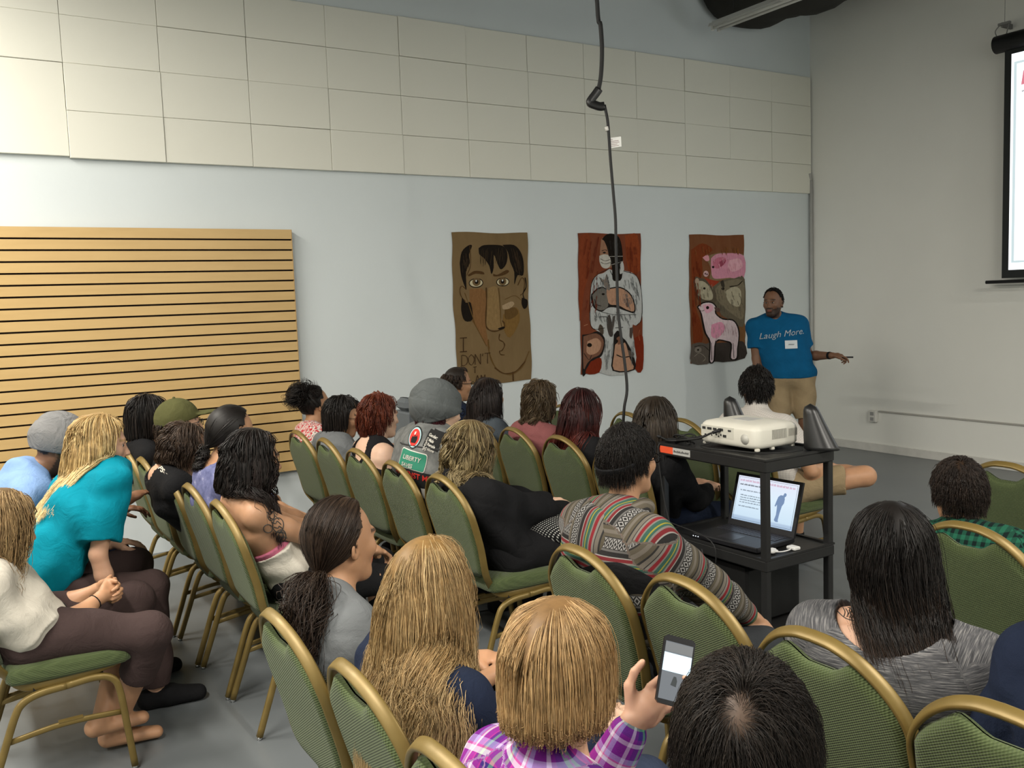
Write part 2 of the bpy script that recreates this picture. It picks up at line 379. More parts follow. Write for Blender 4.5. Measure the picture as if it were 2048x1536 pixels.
# chair-local: +x forward, origin on the floor under the top of the back
BACK = [(.165, .150, .425), (.118, .190, .50), (.090, .207, .62), (.062, .213, .72), (.044, .206, .785), (.028, .168, .845), (.012, .112, .893), (.002, .052, .918), (0, 0, .923)]
def back_at(z):   # x and half width of the back outline at height z
    for a, b_ in zip(BACK, BACK[1:]):
        if a[2] <= z <= b_[2]:
            k = (z-a[2])/(b_[2]-a[2]); return a[0]+(b_[0]-a[0])*k, a[1]+(b_[1]-a[1])*k
    return BACK[-1][0], 0
bp = smoothpath(BACK, 5)
def make_chair():
    r = empty('banquet_chair')
    m = [(-1*0+p[0], -p[1], p[2]) for p in bp[::-1]][1:]
    fr = [(p[0], p[1], p[2]) for p in bp]+m
    # rails run on under the seat to its front edge
    pre = smoothpath([(.545, .165, .432), (.50, .185, .415), (.38, .190, .395), (.24, .180, .388), (.19, .160, .398), (.165, .150, .425)], 4)[:-1]
    full = pre+fr+[(p[0], -p[1], p[2]) for p in pre[::-1]]
    b = MB(); b.tube(full, 0, 10, flat=(.0155, .0070), up=(0, 0, 1)); b.build('back_frame', M_gold, r)
    # backrest pad: front and back face with scalloped top, tapered foot
    N = 40; out = []
    zt = lambda y: .850+.032*(lambda q: q*q*(3-2*q))(min(1, max(0, (abs(y)-.030)/.065))) if abs(y) < .095 else .882-.80*(abs(y)-.095)
    zb = lambda y: .455+.05*(abs(y)/.19)**2.5
    nu, nv = 28, 22
    def pt(u, v, side):
        # u -1..1 across, v 0..1 up
        z0 = zb(u*.17); z = z0; w_ = .15
        for _ in range(8):
            y = u*w_; z = zb(y)+(zt(y)-zb(y))*v; w_ = max(.10, back_at(min(z, .86))[1]-.010)
        y = u*w_; x = back_at(z)[0]+.000
        e = min(1, (1-abs(u))*9)*min(1, min(v, 1-v)*11); th = .023*math.sqrt(max(0, 1-(1-e)**2))+.002
        return (x+side*th+.002+ (.004*math.sin(v*3.1) if side > 0 else 0), y, z)
    us = [math.sin(math.pi/2*(2*i/nu-1)) for i in range(nu+1)]
    vv = [.5-.5*math.cos(math.pi*i/nv) for i in range(nv+1)]
    b = MB(); b.smooth = True
    for side in (-1, 1):
        P = [[pt(u, v, side) for u in us] for v in vv]; F = []
        for i in range(nv):
            for j in range(nu):
                q = [i*(nu+1)+j, i*(nu+1)+j+1, (i+1)*(nu+1)+j+1, (i+1)*(nu+1)+j]; F.append(q if side > 0 else q[::-1])
        b.add([p for row in P for p in row], F)
    b.build('backrest', M_green, r)
    b = MB(); b.smooth = True; rings = []
    for (x, w_, zt_, zb_) in ((.150, .165, .458, .405), (.165, .195, .474, .398), (.22, .205, .482, .395), (.34, .215, .484, .395), (.48, .215, .478, .397), (.535, .208, .466, .400), (.558, .19, .444, .408)):
        ring = []
        for j in range(24):
            q = 2*math.pi*(j+.5)/24; c, s = math.cos(q), math.sin(q); c = math.copysign(abs(c)**.35, c); s = math.copysign(abs(s)**.5, s)
            ring.append((x, w_*c, (zt_+zb_)/2+(zt_-zb_)/2*s))
        rings.append(ring)
    b.loft(rings[::-1]); b.build('seat', M_green, r)
    b = MB(); b.box((.20, -.14, .383), (.48, .14, .396)); b.box((.23, -.185, .372), (.26, .185, .385)); b.box((.43, -.185, .372), (.46, .185, .385)); b.build('seat_support', M_strapb, r)
    for sy in (1, -1):
        y = sy*.198
        rear = smoothpath([(.335, y, .372), (.25, y, .366), (.195, y, .345), (.165, y+sy*.002, .30), (.115, y+sy*.005, .16), (.062, y+sy*.01, .012)], 5)
        front = smoothpath([(.335, y, .372), (.43, y, .378), (.485, y, .360), (.508, y+sy*.002, .31), (.525, y+sy*.005, .16), (.540, y+sy*.01, .012)], 5)
        for pth in (rear, front):
            b = MB(); b.tube(pth, 0, 10, flat=(.0125, .0115), up=(1, 0, 0)); lg = b.build('leg', M_gold, r)
            e = pth[-1]; b = MB(); b.cyl((e[0], e[1], 0), (e[0], e[1], .014), .011, .008, 12); b.build('foot_glide', M_glide, lg)
        b = MB(); b.tube(smoothpath([(.140, y, .215), (.32, y, .235), (.52, y, .225)], 4), 0, 8, flat=(.010, .006), up=(0, 0, 1)); b.box((.30, y-.008, .243), (.38, y+.008, .249)); b.build('stretcher', M_gold, r)
    return r
chair0 = make_chair(); used = [False]
CH = {'A': [(.82, 5.52), (.835, 5.07), (.85, 4.58), (.865, 4.12), (.875, 3.67)],
      'B': [(1.81, 5.45), (1.82, 5.0), (1.81, 4.5), (1.80, 4.01), (1.81, 3.54)],
      'C': [(2.84, 5.5), (2.84, 5.03), (2.84, 4.57), (2.85, 4.10), (2.84, 3.60)],
      'D': [(3.72, 5.28), (3.76, 4.62), (3.79, 4.13), (3.79, 3.66)],
      'F': [(.645, 2.2), (.67, 1.77), (.66, 1.33), (.66, .88)],
      'G': [(1.59, 2.21), (1.63, 1.79), (1.585, 1.31), (1.56, .87)],
      'H': [(2.71, 1.64)], 'K': [(3.77, 2.11)], 'I': [(-.06, 3.72), (-.04, 4.17), (-.04, 4.66)]}
CL = {'A': ['green banquet chair under the person with the black bob by the slatted board', 'green banquet chair under the person in the olive cap', 'green banquet chair under the wavy brown haired person in black', 'green banquet chair under the person in the purple patterned top', 'green banquet chair under the woman with the tattooed arm'],
      'B': ['green banquet chair under the person in the red and white floral shirt', 'green banquet chair under the grey shirted person between floral shirt and red hair', 'green banquet chair behind the red haired person in a black tank top', 'green banquet chair behind the denim vest with patches', 'green banquet chair under the woman with wavy blonde hair and black coat'],
      'C': ['green banquet chair under the balding man in glasses, mostly hidden', 'green banquet chair under the dark haired person beside the first poster, mostly hidden', 'empty looking green chair back behind the pink shirt', 'green chair back behind the long red hair', 'green banquet chair under the brown haired woman in black beside the cart'],
      'D': ['far green chair whose back peeks out right of the pink shirted person', 'empty green chair crossed by the lower end of the hanging cord', 'empty green chair just left of the projector', 'green banquet chair under the man in the white shirt and khaki shorts'],
      'F': ['green banquet chair behind the curly dark ponytail, nearest the aisle', 'green banquet chair behind the long straight blonde hair', 'green chair whose crown just shows at the bottom edge behind the purple plaid shirt', 'green banquet chair under the dark head at the bottom edge'],
      'G': ['green banquet chair behind the striped hooded pullover', 'empty green chair behind the raised phone', 'large green chair back in front of the heather grey sweater', 'green chair cut by the bottom right corner'],
      'H': ['green banquet chair behind the green plaid shirt'], 'K': ['empty green chair against the right edge beyond the green plaid shirt'],
      'I': ['green banquet chair seen from the side under the person in the white T-shirt', 'green banquet chair under the person in the teal T-shirt', 'green banquet chair under the person in the light blue shirt and grey beanie']}
for g, L in CH.items():
    for i, (x, y) in enumerate(L):
        c = chair0 if not used[0] else copy_tree(chair0); used[0] = True
        c.location = (x, y, 0); c.rotation_euler = (0, 0, math.radians(random.uniform(-1.5, 1.5)))
        tag(c, CL[g][i], 'chair', 'green and gold banquet chairs')

# ================================================================ projector cart
M_cart = plain('cart_black', (.014, .014, .014), .45, bump=.15, bscale=300)
CX0, CX1, CY0, CY1 = 2.955, 3.41, 2.69, 3.385
r = empty('projector_cart', ((CX0+CX1)/2, (CY0+CY1)/2, 0)); tag(r, 'black two shelf utility cart carrying the projector and laptop', 'cart')
hx, hy = (CX1-CX0)/2, (CY1-CY0)/2
def shelf(z0, z1, name, lip=.0):
    b = MB(); b.box((-hx, -hy, z0), (hx, hy, z1-.008), .006)
    b.box((-hx, -hy, z1-.009), (hx, -hy+.02, z1)); b.box((-hx, hy-.02, z1-.009), (hx, hy, z1)); b.box((-hx, -hy+.02, z1-.009), (-hx+.02, hy-.02, z1)); b.box((hx-.02, -hy+.02, z1-.009), (hx, hy-.02, z1))
    return b.build(name, M_cart, r)
shelf(.905, .966, 'top_shelf'); shelf(.465, .525, 'middle_shelf'); shelf(.10, .16, 'bottom_shelf')
for sx in (-1, 1):
    for sy in (-1, 1):
        b = MB(); w_ = .034
        cx_, cy_ = sx*(hx-w_/2-.004), sy*(hy-w_/2-.004)
        b.box((cx_-w_/2, cy_-w_/2, .07), (cx_+w_/2, cy_+w_/2, .91), .004); lg = b.build('leg', M_cart, r)
        b = MB(); b.cyl((cx_-.012, cy_, .032), (cx_+.012, cy_, .032), .032, n=18); b.box((cx_-.018, cy_-.015, .03), (cx_+.018, cy_+.015, .075)); b.build('caster', M_cart, lg)
# warning sticker on the left face edge
b = MB(); x_ = -hx-.0015; b.cur = 0
b.add([(x_, .235, .951), (x_, .325, .951), (x_, .33, .935), (x_, .325, .918), (x_, .235, .918)][::-1], [(0, 1, 2, 3, 4)])
b.cur = 1; b.add([(x_, .115, .951), (x_, .235, .951), (x_, .235, .918), (x_, .115, .918)][::-1], [(0, 1, 2, 3)])
b.cur = 2
for i in range(11):
    y_ = .228-i*.0095; b.add([(x_-.0005, y_, .940-(i % 3)*.003), (x_-.0005, y_-.006, .940-(i % 2)*.004), (x_-.0005, y_-.006, .930), (x_-.0005, y_, .928)], [(0, 1, 2, 3)])
b.build('warning_sticker', [plain('sticker_orange', (.75, .09, .03), .5), plain('sticker_white', (.42, .42, .40), .5), M_blk], r)
# black box on the bottom shelf
b = MB(); b.box((-.16, -.18, 0), (.20, .2, .27), .012); bx_ = b.build('amplifier_box', plain('amp_black', (.006, .006, .006), .5), loc=(CX0+.22, CY0+.35, .161)); tag(bx_, 'large black box on the bottom shelf of the cart', 'box')
# projector
M_pw = plain('projector_white', (.66, .64, .56), .4, var=.03); M_pg = plain('projector_port', (.03, .03, .03), .5); M_pgr = plain('projector_grille', (.36, .35, .31), .5)
Z = .966
pr_ = empty('projector', (3.205, 3.02, Z)); tag(pr_, 'white projector on top of the black cart', 'projector')
def rrect(x0, x1, y0, y1, z, rd, n=5):
    P = []
    for (cx, cy, a0) in ((x1-rd, y1-rd, 0), (x0+rd, y1-rd, 90), (x0+rd, y0+rd, 180), (x1-rd, y0+rd, 270)):
        for k in range(n+1):
            a = math.radians(a0+90*k/n); P.append((cx+rd*math.cos(a), cy+rd*math.sin(a), z))
    return P
b = MB(); b.smooth = True; HX, HY = .145, .185
def rr2(i, z, bulge=0): return rrect(-HX+i, HX-i, -HY+i, HY-i, z, .04)
R_ = [rr2(.03, .008), rr2(.008, .013), rr2(.0, .025), rr2(.0, .035), rr2(.0, .092), rr2(.004, .104), rr2(.014, .114), rr2(.035, .120), rr2(.08, .123)]
b.loft(R_); b.build('body', M_pw, pr_)
b = MB(); b.box((-HX-.0015, -.045, .045), (-HX+.002, .165, .098), .0)
b.build('rear_panel', plain('panel_cream', (.60, .585, .51), .45), pr_)
b = MB()
for (y0, y1, z0, z1) in ((.135, .155, .078, .090), (.095, .122, .078, .089), (.062, .084, .078, .089), (.02, .05, .078, .090), (-.03, -.012, .08, .088), (.11, .12, .05, .056), (.09, .097, .05, .056), (.13, .14, .05, .056), (.06, .068, .055, .064), (.045, .052, .048, .055), (.03, .037, .055, .064), (.0, .02, .05, .062)):
    b.box((-HX-.004, y0, z0), (-HX-.001, y1, z1))
b.build('ports', M_pg, pr_)
b = MB(); b.cyl((-HX-.003, -.115, .055), (-HX+.001, -.115, .055), .024, n=24); b.build('ir_window', plain('ir', (.50, .49, .44), .4), pr_)
b = MB()
for i in range(13): b.box((-.045+i*.0075, -HY-.002, .05), (-.045+i*.0075+.0035, -HY+.001, .094))
for i in range(8): b.box((.065+i*.0075, -HY-.002, .055), (.065+i*.0075+.0035, -HY+.001, .09))
b.build('vent_grille', M_pgr, pr_)
b = MB()
for (x, y) in ((-.12, -.165), (-.03, -.17), (.11, -.165), (-.12, .165), (.11, .165)): b.box((x-.010, y-.010, 0), (x+.010, y+.010, .014), .003)
b.build('foot', M_pw, pr_)
b = MB(); b.cyl((HX-.003, .02, .07), (HX+.012, .02, .07), .035, n=24); b.build('lens', M_pg, pr_)
b = MB(); b.box((-.05, -.05, .1225), (.05, .06, .1245), .001); b.build('button_panel', plain('buttons', (.5, .5, .48), .3), pr_)
# two fin-shaped black speakers
def fin(x, y, rz, lab, h=.205):
    b = MB(); b.smooth = True; R = []
    for k in range(15):
        v = k/14; z = h*v; hw = .062*(1-v*.55)*math.sqrt(max(.0, 1-max(0, (v-.84)/.16)**2))+.001; d = (.062*(1-v)**1.0+.032*math.sqrt(max(0, 1-max(0, (v-.84)/.16)**2)))+.001
        cx_ = -.03-.0*v+ (.0)
        R.append([(.0+hw*math.cos(2*math.pi*j/24), -.055*(1-v)**1.2+d*.85*math.sin(2*math.pi*j/24), z) for j in range(24)])
    b.loft(R); o = b.build('desktop_speaker', plain('speaker_gloss', (.012, .012, .012), .36, spec=.5, var=0), loc=(x, y, Z)); o.rotation_euler = (0, 0, rz)
    return tag(o, lab, 'speaker', 'black fin shaped speakers')
fin(3.335, 2.765, math.radians(15), 'shiny black fin shaped speaker on the right corner of the cart top')
fin(3.36, 3.29, math.radians(10), 'shiny black fin shaped speaker behind the projector on the left', .20)
# cables on the cart top
b = MB()
def cab(pts, rr=.0042): b.tube(smoothpath(pts, 6), rr, 7)
cab([(3.058, 3.055, Z+.084), (3.02, 3.09, Z+.065), (3.0, 3.14, Z+.04), (2.985, 3.25, Z+.02), (2.99, 3.34, Z+.01), (2.99, 3.40, .985)], .005)
cab([(3.06, 3.15, Z+.05), (3.02, 3.17, Z+.035), (3.0, 3.24, Z+.03), (3.03, 3.33, Z+.012), (3.08, 3.36, Z+.01), (3.10, 3.30, Z+.008), (3.02, 3.26, Z+.01), (2.98, 3.33, Z+.008)])
cab([(3.05, 3.19, Z+.03), (3.01, 3.24, Z+.02), (2.975, 3.31, Z+.012), (3.0, 3.37, Z+.01), (3.06, 3.33, Z+.01)], .006)
cab([(3.04, 3.10, Z+.02), (2.99, 3.12, Z+.006), (2.975, 3.04, Z+.005), (3.01, 2.93, Z+.005), (3.05, 2.80, Z+.005), (3.14, 2.74, Z+.005), (3.24, 2.73, Z+.005)], .0035)
for k in range(5):
    a = k*1.3; cab([(3.03+.03*math.cos(a+q), 3.27+.06*math.sin(a*1.7+q), Z+.008+.006*k+.01*math.sin(q*2)) for q in np.linspace(0, 5.5, 9)], .004)
cab([(2.975, 3.36, Z), (2.945, 3.37, .93), (2.94, 3.33, .7), (2.945, 3.28, .53)], .004); cab([(2.945, 3.30, .58), (2.93, 3.0, .55), (2.935, 2.98, .42), (2.94, 3.02, .33), (2.93, 3.06, .50)], .003)
cb = b.build('projector_cables', M_cab); tag(cb, 'tangle of black cables plugged into the back of the projector', 'cable')
b = MB(); b.cyl((3.062, 3.055, Z+.084), (3.03, 3.08, Z+.070), .008, n=10); b.build('cable_plug', M_blk, cb)
# laptop on the middle shelf
Z2 = .526
lp = empty('laptop', (3.165, 2.985, Z2)); lp.rotation_euler = (0, 0, math.radians(4)); tag(lp, 'black laptop open on the middle shelf showing a pale slide', 'laptop')
M_lap = plain('laptop_black', (.010, .010, .012), .4)
b = MB(); b.box((-.185, -.195, 0), (.085, .195, .024), .004); b.build('base', M_lap, lp)
b = MB()
for rr_ in range(5):
    for kk in range(17): b.box((-.03+rr_*.019-.0, .175-kk*.0205-.0175, .024), (-.03+rr_*.019+.0155, .175-kk*.0205, .0262))
b.build('keyboard', plain('keys', (.022, .022, .028), .35), lp)
b = MB(); b.box((-.15, -.03, .0238), (-.06, .07, .0245)); b.build('touchpad', plain('touchpad', (.02, .02, .025), .3), lp)
tilt = math.radians(17); SX = Vector((0, -1, 0)); SY = Vector((math.sin(tilt), 0, math.cos(tilt))); SN = SX.cross(SY); S0 = Vector((.075, .195, .022))
def sp(u, v, d=0): return tuple(S0+SX*u+SY*v+SN*d)
def scard(mb, u0, v0, u1, v1, d0, d1): mb.loft([[sp(u0, v0, d0), sp(u1, v0, d0), sp(u1, v1, d0), sp(u0, v1, d0)], [sp(u0, v0, d1), sp(u1, v0, d1), sp(u1, v1, d1), sp(u0, v1, d1)]])
b = MB(); scard(b, 0, 0, .39, .262, -.012, 0); lid = b.build('lid', M_lap, lp)
t = NT('laptop_screen'); gy = t.sep(t.obj()); mm = t.n('ShaderNodeMapRange', {0: gy[2], 1: Z2*0+.04, 2: .25}).outputs[0]
cc = t.ramp(mm, [(0, (.36, .50, .68)), (.14, (.45, .58, .75)), (.17, (.62, .78, .92)), (.6, (.72, .86, .98)), (1, (.78, .82, .95))]); t.out((0, 0, 0), .3); t.t.links.new(cc, t.b.inputs['Emission Color']); t.b.inputs['Emission Strength'].default_value = .95
b = MB(); scard(b, .018, .03, .372, .248, .0, .0006); sc_ = b.build('screen', t.m, lid)
G = lambda n, c, e=.8: glow(n, c, e)
b = MB()
for (u0, v0, u1, v1) in ((.024, .036, .366, .0372), (.024, .241, .366, .2422), (.024, .036, .0252, .242), (.3648, .036, .366, .242)): scard(b, u0, v0, u1, v1, .0006, .001)
b.build('slide_border', G('slide_line', (.12, .15, .2), .5), sc_)
b = MB()
def words(mb, u0, v, u1, h, seed):
    q = random.Random(seed); u = u0
    while u < u1:
        wl = q.uniform(.006, .02); k = u
        while k < min(u+wl, u1): scard(mb, k, v, k+.0022, v+h*q.choice([.7, .7, 1]), .0006, .001); k += .0034
        u += wl+.005
words(b, .032, .222, .355, .011, 1); b.build('slide_title', G('slide_title_red', (.75, .45, .60), .8), sc_)
b = MB(); words(b, .034, .203, .205, .008, 2); b.build('slide_subtitle', G('slide_sub', (.06, .07, .1), .5), sc_)
b = MB(); words(b, .042, .176, .16, .006, 3)
for k in range(4): words(b, .048, .152-k*.0115, .17, .0055, 5+k)
words(b, .046, .098, .165, .0055, 11); b.build('slide_text', G('slide_txt', (.20, .25, .33), .5), sc_)
sil = [(.268, .062), (.275, .058), (.288, .058), (.290, .062), (.287, .066), (.290, .10), (.296, .135), (.300, .142), (.305, .15), (.306, .17), (.303, .178), (.310, .185), (.312, .192), (.308, .198), (.300, .199), (.296, .192), (.294, .186), (.280, .186), (.268, .176), (.262, .155), (.256, .130), (.262, .128), (.268, .140), (.271, .12), (.272, .09), (.266, .066)]
b = MB(); b.add([sp(u, v, .0012) for u, v in sil], [tuple(range(len(sil)))]); b.add([sp(u, v, .0006) for u, v in sil], [tuple(range(len(sil)))[::-1]]); b.build('slide_figure', G('slide_fig', (.22, .33, .55), .8), sc_)
for y_ in (.15, .165, .18): b = MB(); b.box((-.1857, y_, .010), (-.184, y_+.006, .014)); b.build('status_light', _mc.get('led') or G('led', (.9, .95, 1), 1.2), lp)
# white adapter
b = MB(); zz = Z2
b.box((3.045, 2.735, zz), (3.085, 2.775, zz+.012), .003); b.box((3.085, 2.76, zz), (3.10, 2.80, zz+.010), .002)
ad = b.build('display_adapter', plain('adapter_white', (.72, .72, .70), .4)); tag(ad, 'white display adapter with a short cord on the middle shelf', 'adapter')
b = MB(); b.tube(smoothpath([(3.06, 2.74, zz+.006), (3.09, 2.72, zz+.006), (3.13, 2.715, zz+.008), (3.16, 2.73, zz+.008)], 5), .003, 8); b.build('cord', _mc['adapter_white'], ad)
b = MB(); b.box((3.155, 2.705, zz), (3.195, 2.755, zz+.014), .003); b.build('plug', _mc['adapter_white'], ad)
# ================================================================ three drawings on kraft paper pinned to the long wall
def poster(label, ox, x0, x1, z0, z1, tl, tr, br, bl, paper, edges, art):
    r = empty('poster', ((x0+x1)/2, WY-.004, z0)); tag(r, label, 'poster', 'drawings on brown paper')
    W_, H_ = x1-x0, z1-z0; tl, tr, br, bl = [np.array(q, float) for q in (tl, tr, br, bl)]
    def uv(x, y):
        v = (y-(tl[1]+tr[1])/2)/((bl[1]+br[1])/2-(tl[1]+tr[1])/2)
        for _ in range(3):
            L = tl+(bl-tl)*v; R = tr+(br-tr)*v; u = (x-L[0])/(R[0]-L[0]); top = tl[1]+(tr[1]-tl[1])*u; bot = bl[1]+(br[1]-bl[1])*u; v = (y-top)/(bot-top)
        return u, v
    def wav(x, z): return -.004
    M = lambda x, y, d: (lambda u, v: ((u-.5)*W_, wav((u-.5)*W_, (1-v)*H_)-d, (1-v)*H_))(*uv(x, y))
    b = MB(); b.smooth = False; n = 24; m = 10; G = {}
    for side in (0, 1):
        P = []; F = []
        for i in range(n+1):
            for j in range(m+1):
                u = j/m; v = i/n; ed = .006*math.sin(v*9+1)*(1 if j in (0, m) else 0)+.004*math.sin(v*23)*(1 if j in (0, m) else 0); ez = .005*math.sin(u*8)*(1 if i in (0, n) else 0)
                x = (u-.5)*W_+ed; z = (1-v)*H_+ez; P.append((x, wav(x, z)+(.0012 if side else 0), z))
        for i in range(n):
            for j in range(m): q = [i*(m+1)+j, (i+1)*(m+1)+j, (i+1)*(m+1)+j+1, i*(m+1)+j+1]; F.append(q if not side else q[::-1])
        b.add(P, F)
    b.build('paper', paper, r)
    mats = []; mi = {}; b = MB(); k = 0
    for it in art:
        kind, colr, pts = it[0], it[1], it[2]
        if colr not in mi:
            mi[colr] = len(mats); t = NT('chalk'); o = t.obj(); f = t.noise(t.vscale(o, (60, 1, 22)), 1.0, 4, .7); c = lin(colr); mats.append(t.out(t.mix(t.math('MULTIPLY', f, 1.0), mul(c, .62), mul(c, 1.38)), .95, 0, .1))
        b.cur = mi[colr]; k += 1; d = .0012+k*.00006
        if kind == 'p':
            pp = smoothpath(list(pts)+[pts[0]], 3)[:-1] if len(it) < 4 else pts
            # centre-split so that the patch follows the curl of the paper
            from mathutils.geometry import tessellate_polygon
            v3 = [Vector((q[0], -q[1], 0)) for q in pp]; tri = tessellate_polygon([v3]); P = [M(q[0], q[1], d) for q in pp]; F = []
            for t3 in tri:
                a, c_, e = [v3[i] for i in t3]; nz = (c_-a).cross(e-a).z; F.append(t3 if nz > 0 else t3[::-1])
            P2 = P; b.add(P2, F)
        elif kind == 's':
            w_ = it[3]; pp = smoothpath(pts, 4) if len(pts) > 2 else pts; L = []; R = []
            for i in range(len(pp)):
                t_ = np.array(pp[min(i+1, len(pp)-1)], float)-np.array(pp[max(i-1, 0)], float); t_ /= np.linalg.norm(t_)+1e-9; nn_ = V(-t_[1], t_[0]); ww = w_*(.6+.5*math.sin(i*1.3)*.4+.2)/2; L.append(np.array(pp[i], float)+nn_*ww); R.append(np.array(pp[i], float)-nn_*ww)
            P = [M(q[0], q[1], d) for q in L]+[M(q[0], q[1], d) for q in R]; n_ = len(L); b.add(P, [(i, i+1, n_+i+1, n_+i) for i in range(n_-1)])
    # make every facet face the room
    o = b.build('drawing', mats, r); bm = __import__('bmesh').new(); bm.from_mesh(o.data)
    for fc in bm.faces:
        if fc.normal.y > 0: fc.normal_flip()
    bm.to_mesh(o.data); bm.free(); return r
def kraft(name, a, b_):
    t = NT(name); o = t.obj(); f = t.noise(t.vscale(o, (3, 1, 1.5)), 2.5, 5, .6, .5); t.bump(t.noise(o, 8, 3), .2, .004); return t.out(t.mix(f, lin(a), lin(b_)), .9, 0, .15)
K1 = kraft('kraft_brown', (106, 87, 58), (130, 108, 76)); K2 = kraft('rust_wash', (100, 44, 28), (134, 76, 50)); K3 = kraft('rust_wash_b', (108, 56, 32), (126, 88, 58))
DK = (30, 25, 20); BR = (78, 56, 32); MB_ = (100, 76, 42); LT = (165, 140, 100); WH = (205, 205, 200); EY = (190, 180, 150)
def oval(cx, cy, a, b_, n=14): return [(cx+a*math.cos(2*math.pi*i/n), cy+b_*math.sin(2*math.pi*i/n)) for i in range(n)]
def hatch(box, n, col, w_, seed, dx=0, L=40):
    q = random.Random(seed); return [('s', col, [(x, y), (x+dx*.5+q.uniform(-3, 3), y+L*.5), (x+dx, y+L*q.uniform(.7, 1.2))], w_) for x, y in [(q.uniform(box[0], box[2]), q.uniform(box[1], box[3])) for _ in range(n)]]
A1 = [('p', (124, 90, 56), [(232, 400), (330, 420), (328, 640), (350, 760), (280, 640), (240, 560)]), ('p', (120, 92, 50), [(430, 560), (510, 520), (530, 600), (470, 700), (430, 640)]), ('p', (95, 72, 40), [(440, 530), (500, 520), (520, 560), (470, 590), (440, 580)]), ('p', (160, 138, 108), [(425, 505), (480, 484), (498, 500), (470, 525), (430, 528)]),
 ('p', (134, 109, 72), [(340, 400), (395, 400), (412, 560), (430, 640), (350, 640), (330, 600)]),
 ('p', DK, [(178, 250), (190, 185), (225, 150), (250, 150), (232, 200), (236, 250), (214, 300), (216, 400), (205, 380), (186, 320)]), ('p', DK, [(288, 165), (320, 148), (400, 148), (440, 160), (460, 200), (452, 260), (420, 292), (400, 260), (378, 205), (376, 280), (362, 318), (350, 270), (320, 225), (292, 200)]), ('p', DK, [(430, 148), (500, 150), (540, 190), (558, 250), (555, 330), (520, 330), (500, 385), (500, 310), (476, 250), (462, 190)]),
 ('p', BR, [(225, 318), (262, 296), (310, 302), (318, 318), (270, 312), (232, 326)]), ('p', BR, [(372, 316), (400, 322), (452, 296), (468, 308), (430, 328), (378, 332)]),
 ('p', (45, 36, 26), oval(272, 366, 42, 28)), ('p', EY, oval(272, 366, 37, 22)), ('p', (105, 85, 58), oval(274, 360, 24, 24)), ('p', DK, oval(274, 360, 11, 12)), ('p', WH, oval(272, 354, 4, 6)),
 ('p', (45, 36, 26), oval(430, 366, 40, 26)), ('p', EY, oval(430, 366, 35, 21)), ('p', (105, 85, 58), oval(428, 364, 23, 23)), ('p', DK, oval(428, 364, 11, 12)), ('p', WH, oval(428, 357, 4, 6)),
 ('s', BR, [(330, 395), (332, 480), (326, 600), (340, 640), (380, 655), (432, 640), (436, 612), (424, 595)], 9), ('s', MB_, [(404, 400), (412, 500), (414, 590), (420, 630)], 6), ('p', DK, [(395, 640), (430, 630), (438, 640), (410, 648)]),
 ('s', BR, [(408, 672), (404, 705), (428, 722), (436, 745), (420, 772), (406, 775), (412, 795), (436, 800)], 7), ('s', MB_, [(340, 700), (345, 780), (375, 860), (420, 905), (480, 918), (540, 880), (585, 790)], 9), ('s', BR, [(375, 870), (430, 910), (500, 905), (560, 850)], 8), ('s', MB_, [(250, 580), (290, 660), (330, 740)], 5), ('s', BR, [(484, 905), (486, 960)], 9), ('s', MB_, [(440, 470), (500, 450), (540, 480)], 4),
 ('s', BR, [(212, 400), (190, 380), (178, 400), (185, 440), (210, 470)], 5), ('p', DK, [(190, 445), (212, 478), (240, 480), (250, 575), (205, 582), (185, 520)]), ('s', BR, [(520, 390), (545, 345), (562, 370), (555, 430), (535, 450)], 5), ('s', DK, [(566, 345), (572, 400), (552, 440), (560, 480)], 7), ('p', DK, [(545, 465), (578, 480), (576, 520), (556, 532), (542, 500)]), ('s', MB_, [(205, 420), (222, 470), (262, 600)], 5), ('s', BR, [(236, 150), (240, 260), (218, 320)], 4)]
A1 += [('s', (70, 52, 34), [(255+i*22, 300+(i % 3)*3), (258+i*22, 250)], 2) for i in range(0)] + hatch((300, 165, 440, 200), 26, (62, 50, 36), 2, 1, -6, 70) + hatch((480, 165, 535, 260), 22, (66, 52, 38), 2, 2, 12, 70) + hatch((190, 190, 225, 260), 12, (66, 52, 38), 2, 3, 3, 50)
LTR = (62, 44, 28)
def letters(s_, x, y, h, gap, col, w_):
    G = {'I': [[(0, 0), (.5, 0)], [(.25, 0), (.25, 1)], [(0, 1), (.5, 1)]], 'D': [[(0, 0), (0, 1)], [(0, 0), (.4, .1), (.55, .5), (.4, .9), (0, 1)]], 'O': [[(.25, 0), (.02, .3), (.02, .7), (.25, 1), (.5, .7), (.5, .3), (.25, 0)]], 'N': [[(0, 1), (0, 0)], [(0, 0), (.5, 1)], [(.5, 1), (.5, 0)]], "'": [[(.1, 0), (.05, .25)]], 'T': [[(0, 0), (.55, 0)], [(.28, 0), (.28, 1)]], 'M': [[(0, 1), (.05, 0)], [(.05, 0), (.3, .6)], [(.3, .6), (.55, 0)], [(.55, 0), (.6, 1)]], 'A': [[(0, 1), (.28, 0)], [(.28, 0), (.55, 1)], [(.1, .6), (.45, .6)]], 'Y': [[(0, 0), (.28, .5)], [(.55, 0), (.28, .5)], [(.28, .5), (.28, 1)]]}
    out = []
    for ch in s_:
        for st in G.get(ch, []): out.append(('s', col, [(x+a*h, y+c_*h) for a, c_ in st], w_))
        x += h*.62+gap if ch not in "' " else h*.25
    return out
A1 += letters('I', 175, 680, 80, 4, LTR, 5)+letters("DON'T", 185, 780, 62, 0, LTR, 4)+letters('T', 250, 855, 36, 4, LTR, 4)+letters('AM', 262, 905, 44, 4, LTR, 4)
